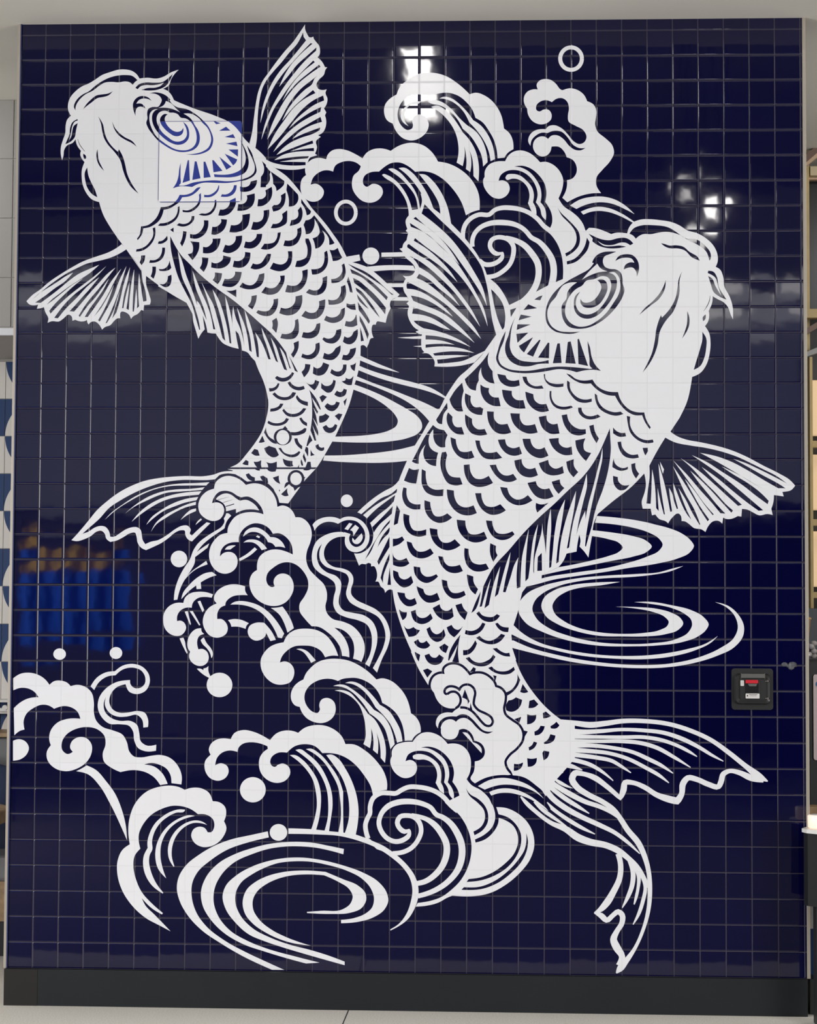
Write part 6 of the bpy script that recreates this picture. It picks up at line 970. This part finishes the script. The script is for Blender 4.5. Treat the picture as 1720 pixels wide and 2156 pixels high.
# ------------------------------------------------------------------ left of the wall: bench, table, jacket, shelf
WOOD = mat('oak_wood', (.34, .22, .11), .45, noise=.25, nscale=30); WOOD2 = mat('brown_wood_edge', (.16, .085, .045), .5)
GREYV = mat('grey_vinyl', (.16, .16, .165), .45); NAVYC = mat('navy_cloth', (.018, .032, .075), .8)
BLACK = mat('black_laminate', (.012, .013, .014), .5); WHT = mat('white_solid_surface', (.72, .72, .70), .3)
YBn = 1.0
xa = -3.0; xb = -1.60
def zz(py, Y, px=5): return at(px, py, Y)[1]
be = empty('bench', (-2.3, 1.2, 0), 'wood fronted bench with grey vinyl seat and backrest, behind the left wall edge', 'bench')
b = BM(); box(b, xa, xb, YBn+.03, 1.75, 0.0, zz(1940, YBn)); obj('kick_plate', b, BLACK, be)
b = BM(); box(b, xa, xb, YBn, 1.75, zz(1940, YBn), zz(1856, YBn)); obj('front_board', b, WOOD, be)
b = BM(); box(b, xa, xb, YBn-.02, 1.72, zz(1856, YBn), zz(1800, YBn), .02); obj('seat', b, GREYV, be)
b = BM(); box(b, xa, xb, 1.72, 1.84, zz(1800, YBn), zz(1552, 1.72), .02); obj('backrest', b, GREYV, be)
b = BM(); box(b, xa, -1.5, 1.70, 1.99, zz(1552, 1.72)+.001, zz(1545, 1.7)+.004, .002); tag(obj('wooden_ledge', b, WOOD), 'pale wooden ledge running along the patterned wall above the grey backrest', 'ledge')
# jacket: folded navy cloth on the bench
b = BM(); r = bmesh.ops.create_grid(b, x_segments=36, y_segments=40, size=1)
jx0, jx1 = -2.62, -1.70; jz0, jz1 = zz(1812, 1.3), zz(1600, 1.5)
for v_ in b.verts:
    u_, t_ = (v_.co.x+1)/2, (v_.co.y+1)/2
    yy = 1.22+.36*t_ - .11*math.sin(PI*u_)
    fold = .018*math.sin(u_*16+t_*5)+.012*math.sin(u_*31-t_*9)
    top = 1-.10*(u_-.45)**2*4-.03*math.sin(u_*9)
    v_.co = Vector((jx0+(jx1-jx0)*u_*(1-.06*t_), yy+fold, jz0+(jz1-jz0)*t_*top))
ja = obj('navy_jacket', b, NAVYC, smooth=True); md = ja.modifiers.new('thick', 'SOLIDIFY'); md.thickness = .03
tag(ja, 'dark navy cloth jacket propped on the grey bench behind the wooden round table', 'jacket')
# round table
tz1 = zz(1703, .75); tz0 = zz(1733, .75)
ta = empty('round_table', (-2.15, .95, 0), 'round oak cafe table, its edge just showing left of the tiled wall', 'table')
tx = at(16, 1718, .75)[0]-.30
b = BM(); lathe(b, [(.285, tz0), (.298, tz0+.008), (.30, tz1-.006), (.294, tz1)], tx, .75, 48); obj('table_top', b, WOOD, ta)
b = BM(); cyl(b, (tx, .75, .03), (tx, .75, tz0), .03); obj('pedestal', b, BLACK, ta)
b = BM(); lathe(b, [(.20, .0), (.20, .012), (.05, .03)], tx, .75, 32); obj('foot', b, BLACK, ta)
# white dispenser tray fixed to the patterned wall
dz0, dz1 = zz(1503, 1.9), zz(1473, 1.9)
dx1 = at(23.5, 1490, 1.86)[0]
di = empty('wall_rail', (dx1-.3, 1.9, dz0), 'white plastic rail with a small clip on the patterned wall, left edge of view', 'rail')
b = BM(); box(b, dx1-.7, dx1, 1.86, 1.993, dz1-.012, dz1, .002); obj('top_strip', b, WHT, di)
b = BM(); box(b, dx1-.7, dx1-.005, 1.90, 1.993, dz0, dz0+.02, .003); obj('lower_strip', b, WHT, di)
b = BM(); cyl(b, (dx1-.035, 1.87, dz0+.032), (dx1-.035, 1.99, dz0+.032), .013, .013, 16); box(b, dx1-.07, dx1-.02, 1.875, 1.99, dz0+.012, dz0+.03, .003); obj('clip', b, WHT, di, smooth=False)

# ------------------------------------------------------------------ right of the wall
YELW = mat('honey_painted_timber', (.42, .31, .13), .5, noise=.08, nscale=12); YEL2 = mat('cream_painted_timber', (.52, .43, .26), .5)
BRN = mat('brown_timber', (.13, .075, .05), .5); STEEL = mat('brushed_pale_steel', (.62, .60, .55), .3, metal=.5)
PLY = mat('pink_plywood', (.50, .34, .22), .5); DGREY = mat('dark_grey_panel', (.055, .06, .068), .5); GREYM = mat('grey_rail', (.26, .26, .25), .5)
YR = 2.2
def rr(px, py): return at(px, py, YR)
XE = rr(1720, 600)[0]+.55
b = BM(); box(b, 1.45, XE+1.6, YR+.42, YR+.5, 0, ZTOP); struct('wall_right', b, mat('dark_back_wall', (.055, .055, .055), .7))  # back wall in one very dark grey
b = BM(); box(b, 1.45, XE+1.6, YR-.05, YR+.42, rr(1705, 246)[1]-.0, rr(1705, 246)[1]+.03); struct('trim_8', b, SOFFIT)
cy_ = rr(1705, 256)
tag((lambda bb: (cyl(bb, (1.5, YR-.06, cy_[1]), (XE+.9, YR-.06, cy_[1]), .014), obj('steel_pipe', bb, STEEL, smooth=False))[1])(BM()),
    'pale steel pipe running under the ceiling right of the tiled wall', 'pipe')
fr = empty('timber_frame', (1.95, YR, 0), 'honey coloured timber display frame with diagonal brown brace, right of the tiled wall', 'frame')
def pb(px0, py0, px1, py1, y0=0, y1=.06): 
    a_, c_ = rr(px0, py0), rr(px1, py1); return (a_[0], c_[0], YR+y0, YR+y1, c_[1], a_[1])
b = BM(); box(b, 1.5, XE, YR, YR+.06, rr(1705, 290)[1], rr(1705, 266)[1], .002); obj('header_board', b, YEL2, fr)
b = BM()
ar = [rr(1690, 297), rr(1700, 298), rr(1712, 302), rr(1722, 311), (XE, rr(1720, 340)[1]), (XE, rr(1720, 352)[1]), rr(1722, 324), rr(1712, 314), rr(1700, 310), rr(1690, 309)]
prism(b, ar, YR+.0, YR+.05); obj('arched_rail', b, YEL2, fr)
b = BM(); box(b, *pb(1690, 340, 1709, 735, .05, .12), .002); obj('tall_post', b, YELW, fr)
b = BM(); box(b, *pb(1709, 345, 1860, 364, .05, .11), .002); obj('cross_rail', b, YEL2, fr)
b = BM(); prism(b, [rr(1690, 333), rr(1722, 306), rr(1760, 276), rr(1760, 290), rr(1722, 322), rr(1690, 350)], YR-.05, YR-.005); obj('brace', b, BRN, fr)
b = BM(); prism(b, [rr(1690, 350), rr(1722, 322), rr(1722, 332), rr(1690, 357)], YR-.045, YR); obj('brace_edge', b, PLY, fr)
b = BM(); box(b, *pb(1709, 364, 1860, 368, .10, .14), 0); obj('shelf_edge', b, PLY, fr)
b = BM(); box(b, *pb(1690, 650, 1860, 669, .0, .05), .002); obj('lower_rail', b, YELW, fr)
b = BM(); prism(b, [rr(1690, 697), rr(1722, 678), rr(1780, 645), rr(1780, 655), rr(1722, 691), rr(1690, 710)], YR-.05, YR-.005); obj('lower_brace', b, BRN, fr)
b = BM(); box(b, *pb(1702.5, 752, 1712, 1281, -.02, .05), .002); obj('front_post', b, YELW, fr)
b = BM(); box(b, *pb(1690, 756, 1700, 1281, .10, .16), .002); obj('rear_post', b, BRN, fr)
for py_ in (926, 1092, 1246):
    b = BM(); box(b, *pb(1690, py_, 1860, py_+14, .05, .10), .002); obj('shelf_rail', b, YELW, fr)
b = BM(); prism(b, [rr(1690, 745), rr(1722, 732), rr(1790, 712), rr(1790, 722), rr(1722, 744), rr(1690, 755)], YR-.04, YR+.0); obj('handrail', b, GREYM, fr)
tag((lambda bb: (box(bb, *pb(1709.5, 369, 1850, 645, .18, .22), .002), obj('black_screen', bb, mat('black_glass', (.008, .009, .010), .25)))[1])(BM()),
    'black screen panel mounted behind the timber frame post, upper right edge', 'screen')
# lit goods behind the shelves
GL = mat('lit_shelf_glow', (.5, .36, .2), .6, emis=(1, .70, .40), es=.45)
for py_, n_ in ((790, 1), (950, 1), (1115, 1)):
    b = BM(); box(b, *pb(1712.5, py_, 1850, py_+120, .20, .23), .01)
    tag(obj('lit_display_box', b, GL), {790: 'warm lit display box, the highest behind the timber shelves', 950: 'warm lit display box, the middle one behind the timber shelves', 1115: 'warm lit display box, the lowest behind the timber shelves'}[py_], 'display', 'warm lit display boxes')
# dark machine and counter further right
YM = 1.1
def rm(px, py): return at(px, py, YM)
b = BM(); box(b, 1.5, 2.9, YM+.55, YM+.6, 0.0, at(1705, 1281, YM+.55)[1]); tag(obj('grey_panel', b, DGREY), 'dark grey back panel below the timber frame, behind the black machine', 'panel')
ma = empty('vending_machine', (2.1, YM, 0), 'black machine with a pale pink poster on its front, right edge of view', 'machine')
b = BM(); box(b, rm(1697, 1400)[0]+.004, 2.7, YM, YM+.45, 0, rm(1705, 1393)[1], .012); obj('body', b, BLACK, ma)
b = BM(); prism(b, roundrect(rm(1712, 1500)[0], rm(1712, 1500)[0]+.5, rm(1712, 1600)[1], rm(1712, 1420)[1], .01), YM-.008, YM+.001); po = obj('poster', b, mat('pale_pink_poster', (.60, .50, .50), .4), ma)
b = BM(); cyl(b, (rm(1722.5, 1440)[0], YM-.0085, rm(1722, 1440)[1]), (rm(1722.5, 1440)[0], YM-.0105, rm(1722, 1440)[1]), .012); obj('blue_dot', b, mat('blue_print', (.03, .18, .42), .5), po).matrix_parent_inverse = Matrix()
b = BM(); box(b, rm(1703, 1700)[0]-.02, 2.6, YM-.10, YM, rm(1700, 1718)[1], rm(1700, 1694)[1], .003); obj('wooden_shelf', b, WOOD, ma)
# things on the machine
mz = rm(1705, 1393)[1]
b = BM(); gx = rm(1691, 1390)[0]; hz = rm(1695, 1325)[1]-mz
prism(b, [(gx-.02, mz+.001), (rm(1704.5, 1390)[0], mz), (rm(1696.5, 1338)[0], mz+hz*.86), (rm(1694, 1325)[0], mz+hz), (gx-.02, mz+hz)], YM+.02, YM+.09)
pk = obj('blue_pack', b, mat('blue_plastic', (.03, .19, .62), .35)); tag(pk, 'bright blue pointed pack standing on the black machine beside the wall edge', 'pack')
b = BM(); sx_, sz_ = rm(1699, 1382); prism(b, [(sx_, sz_), (sx_+.018, sz_+.004), (sx_+.017, sz_+.013), (sx_-.001, sz_+.009)], YM+.0185, YM+.0198); obj('white_stripe', b, WHT, pk)
bt = empty('tied_brush', (rm(1712, 1390)[0], YM+.2, mz), 'wooden handled brush with pale tied bristles standing on the black machine', 'brush')
p0 = rm(1708, 1350); p1 = rm(1714, 1303); p2 = rm(1715, 1388)
b = BM(); cyl(b, (p0[0], YM+.12, p0[1]), (p1[0], YM+.15, p1[1]), .008, .010, 16); obj('handle', b, mat('tan_wood', (.22, .12, .06), .5), bt)
b = BM(); r = bmesh.ops.create_icosphere(b, subdivisions=2, radius=.013)
for v_ in r['verts']: v_.co = Vector((p1[0]+v_.co.x, YM+.15+v_.co.y, p1[1]+v_.co.z*.6))
obj('knob', b, mat('honey_wood', (.42, .25, .09), .45), bt, smooth=True)
b = BM()
for i in range(9):
    a_ = i*2.4; r = bmesh.ops.create_icosphere(b, subdivisions=2, radius=.016)
    for v_ in r['verts']: v_.co = Vector((p0[0]+.016+.018*math.cos(a_)+v_.co.x, YM+.14+.02*math.sin(a_)+v_.co.y, p0[1]-.012-.010*i*.7+v_.co.z*.8))
obj('bristles', b, mat('pale_fibre', (.36, .33, .31), .8), bt, smooth=True)
# white topped black counter in front of the wall corner
YC = -.16
def rc(px, py, Y=YC): return at(px, py, Y)
co = empty('counter', (1.75, -.1, 0), 'black counter with a white top overlapping the lower right corner of the tiled wall', 'counter')
c0 = rc(1688, 1742); cz = rc(1690, 1744)[1]
pts = [(c0[0], -.16), (c0[0]+.012, -.20), (c0[0]+.9, -.95), (c0[0]+1.2, -.3), (c0[0]+1.2, -.10), (c0[0]+.03, -.10)]
b = BM()
tv = [b.verts.new((x, y, cz)) for x, y in pts]; bv = [b.verts.new((x, y, cz-.014)) for x, y in pts]
b.faces.new(tv); b.faces.new(list(reversed(bv)))
for i in range(len(pts)): b.faces.new((tv[i], bv[i], bv[(i+1) % len(pts)], tv[(i+1) % len(pts)]))
obj('counter_top', b, WHT, co)
b = BM(); zl = rc(1690, 1905)[1]
pb_ = [(c0[0]+.008, -.155), (c0[0]+.017, -.19), (c0[0]+.89, -.93), (c0[0]+1.19, -.3), (c0[0]+1.19, -.11), (c0[0]+.03, -.11)]
tv = [b.verts.new((x, y, cz-.014)) for x, y in pb_]; bv = [b.verts.new((x, y, zl+.0)) for x, y in pb_]
b.faces.new(tv); b.faces.new(list(reversed(bv)))
for i in range(len(pb_)): b.faces.new((tv[i], bv[i], bv[(i+1) % len(pb_)], tv[(i+1) % len(pb_)]))
obj('body', b, mat('matt_black_body', (.006, .007, .009), .6, spec=.3), co)
b = BM(); lx = rc(1716, 2050)[0]; box(b, lx, lx+.05, -.20, -.12, 0, zl, .002); obj('leg', b, BLACK, co)
b = BM(); box(b, lx+.95, lx+1.0, -.3, -.22, 0, zl, .002); obj('leg', b, BLACK, co)
# candle lamp on the counter
kx, kz = rc(1699.5, 1738, .02)
kx = at(1699.5, 1735, -.13)[0]+.035
cl = empty('tea_light_holder', (kx, -.15, cz), 'frosted glass tea light holder glowing on the white counter top', 'candle holder')
hh = at(1700, 1716, -.15)[1]-cz
b = BM(); lathe(b, [(.030, cz+.0005), (.036, cz+.004), (.037, cz+hh-.003), (.034, cz+hh)], kx, -.15, 32)
obj('glass', b, mat('frosted_warm_glass', (.85, .72, .62), .35, emis=(1, .70, .52), es=.55), cl, smooth=True)
b = BM(); cyl(b, (kx, -.15, cz+hh), (kx, -.15, cz+hh+.002), .028); obj('wax', b, WHT, cl)
# patterned low panel seen under the counter
b = BM(); z1_ = at(1705, 1915, .12)[1]; z0_ = at(1705, 2058, .12)[1]; xq = XR+.016
box(b, xq, xq+.5, .14, .20, z0_, z1_+.3, 0, 0)
zm = at(1705, 1957, .12)[1]; zn = at(1705, 2012, .12)[1]
prism(b, [(xq, zm), (xq+.20, zm), (xq+.20, zn-.09)]+[(xq+.20-.20*math.sin(i/12*PI/2), zn-.09+.0+(.09)*(1-math.cos((1-i/12)*PI/2))) for i in range(13)], .1385, .1395, 1)
tag(obj('patterned_panel', b, [WHITET, BLUET]), 'cream and blue tile patterned low panel under the counter', 'panel')
b = BM(); box(b, XR+.014, XR+.9, .02, .12, 0, at(1705, 2062, .02)[1], .002); tag(obj('black_plinth', b, BLACK), 'black plinth on the floor right of the tiled wall', 'plinth')

# ------------------------------------------------------------------ lamps and things mirrored in the glossy tiles

def lamp(name, label, x0, x1, y0, y1, z0, z1, es, grp, col=(1, .97, .93)):
    r = empty(name, ((x0+x1)/2, (y0+y1)/2, z1), label, 'lamp', grp)
    b = BM(); box(b, x0, x1, y0, y1, z0, z1, .003); obj('diffuser', b, mat('lamp_diffuser', (.8, .8, .8), .5, emis=col, es=es), r)
    b = BM(); box(b, x0-.02, x1+.02, y0-.02, y1+.02, z1, z1+.04, .003); obj('housing', b, BLACK, r)
    b = BM(); cyl(b, ((x0+x1)/2, (y0+y1)/2, z1+.04), ((x0+x1)/2, (y0+y1)/2, 5.995), .008, .008, 8); obj('cable', b, BLACK, r)
lamp('linear_lamp', 'long bright linear lamp mirrored in the tiles above the topmost wave', -.28, -.08, -6.6, -5.0, 5.18, 5.21, 45, 'hall lamps')
for i, (lx_, ly_, lz_) in enumerate(((1.62, -6.0, 4.50), (1.86, -6.2, 4.36), (1.70, -6.1, 4.15))):
    lamp('spot_lamp', ['square spot lamp, the highest of three mirrored above the right koi\'s head', 'square spot lamp, the rightmost of three mirrored above the right koi\'s head', 'square spot lamp, the lowest of three mirrored above the right koi\'s head'][i], lx_, lx_+.13, ly_-.02, ly_, lz_, lz_+.13, [10, 34, 16][i], 'spot lamps')
for i in range(5):  # unseen lamps, added for bright lines along the tile bevels
    lamp('added_high_lamp', ['leftmost', 'second from left', 'middle', 'second from right', 'rightmost'][i]+' of the five linear lamps added out of view, high before the tiled wall', -4.4+i*1.9, -3.2+i*1.9, -4.1, -3.95, 5.2, 5.23, 9, 'added high lamps')
for i in range(4):
    lamp('strip_lamp', ['leftmost', 'second from left', 'second from right', 'rightmost'][i]+' of the four strip lamps in the hall mirrored as a pale band', -3.1+i*2.0, -1.5+i*2.0, -9.6, -9.3, 4.30, 4.42, [1.5, 2.5, 5, 4.5][i], 'strip lamps')
sw = empty('glow_panel', (-.8, -12, 2.5), 'broad pale glowing panel added out of view, mirrored across the middle rows of tiles', 'glow panel')  # glowing panel behind the camera, added to lift the tile reflections
b = BM(); box(b, -5.2, 3.6, -12.05, -12, 2.5, 4.6); obj('glow_face', b, mat('added_glow', (.5, .5, .5), .6, emis=(.88, .91, 1.12), es=.33), sw)
b = BM(); box(b, -5.2, 4.8, -11.97, -11.93, 4.50, 4.86); obj('bright_top_band', b, mat('bright_top_band', (.6, .6, .6), .6, emis=(.96, .98, 1), es=1.7), sw)  # brighter strip added for the pale band mirrored in the tiles
b = BM(); box(b, -5.3, 3.7, -12.06, -11.95, 2.42, 2.5); box(b, -5.3, 3.7, -12.06, -11.95, 4.6, 4.66); obj('panel_frame', b, BLACK, sw)
b = BM(); box(b, .9, 5.5, -12.05, -11.9, 0, 2.40); struct('dark_backdrop', b, BLACK)  # black panel out of view, put in to darken reflections in the right tiles
# blue banner with a yellow top, mirrored at the left
bn = empty('banner', (-2.55, -6, 1.35), 'blue banner with a yellow top edge mirrored in the lower left tiles', 'banner')
b = BM(); r = bmesh.ops.create_grid(b, x_segments=40, y_segments=6, size=.5)
for v_ in b.verts: v_.co = Vector((-3.05+(v_.co.x+.5)*.85, -6-.035*math.sin(v_.co.x*22), 1.28+(v_.co.y+.5)*.60))
obj('cloth', b, mat('bright_blue_cloth', (.01, .13, .85), .6, spec=.3), bn, smooth=True)
b = BM(); r = bmesh.ops.create_grid(b, x_segments=40, y_segments=3, size=.5)
for v_ in b.verts: v_.co = Vector((-3.05+(v_.co.x+.5)*.75, -6.01+.035*math.sin(v_.co.x*22), 1.89+(v_.co.y+.5)*(.12)+.03*math.sin(v_.co.x*17)))
obj('yellow_edge', b, mat('yellow_cloth', (.75, .45, .02), .6), bn, smooth=True)
b = BM(); cyl(b, (-3.1, -6.02, 0), (-3.1, -6.02, 2.1), .02); cyl(b, (-3.1, -6.02, 2.05), (-2.1, -6.02, 2.05), .015); obj('stand', b, BLACK, bn)
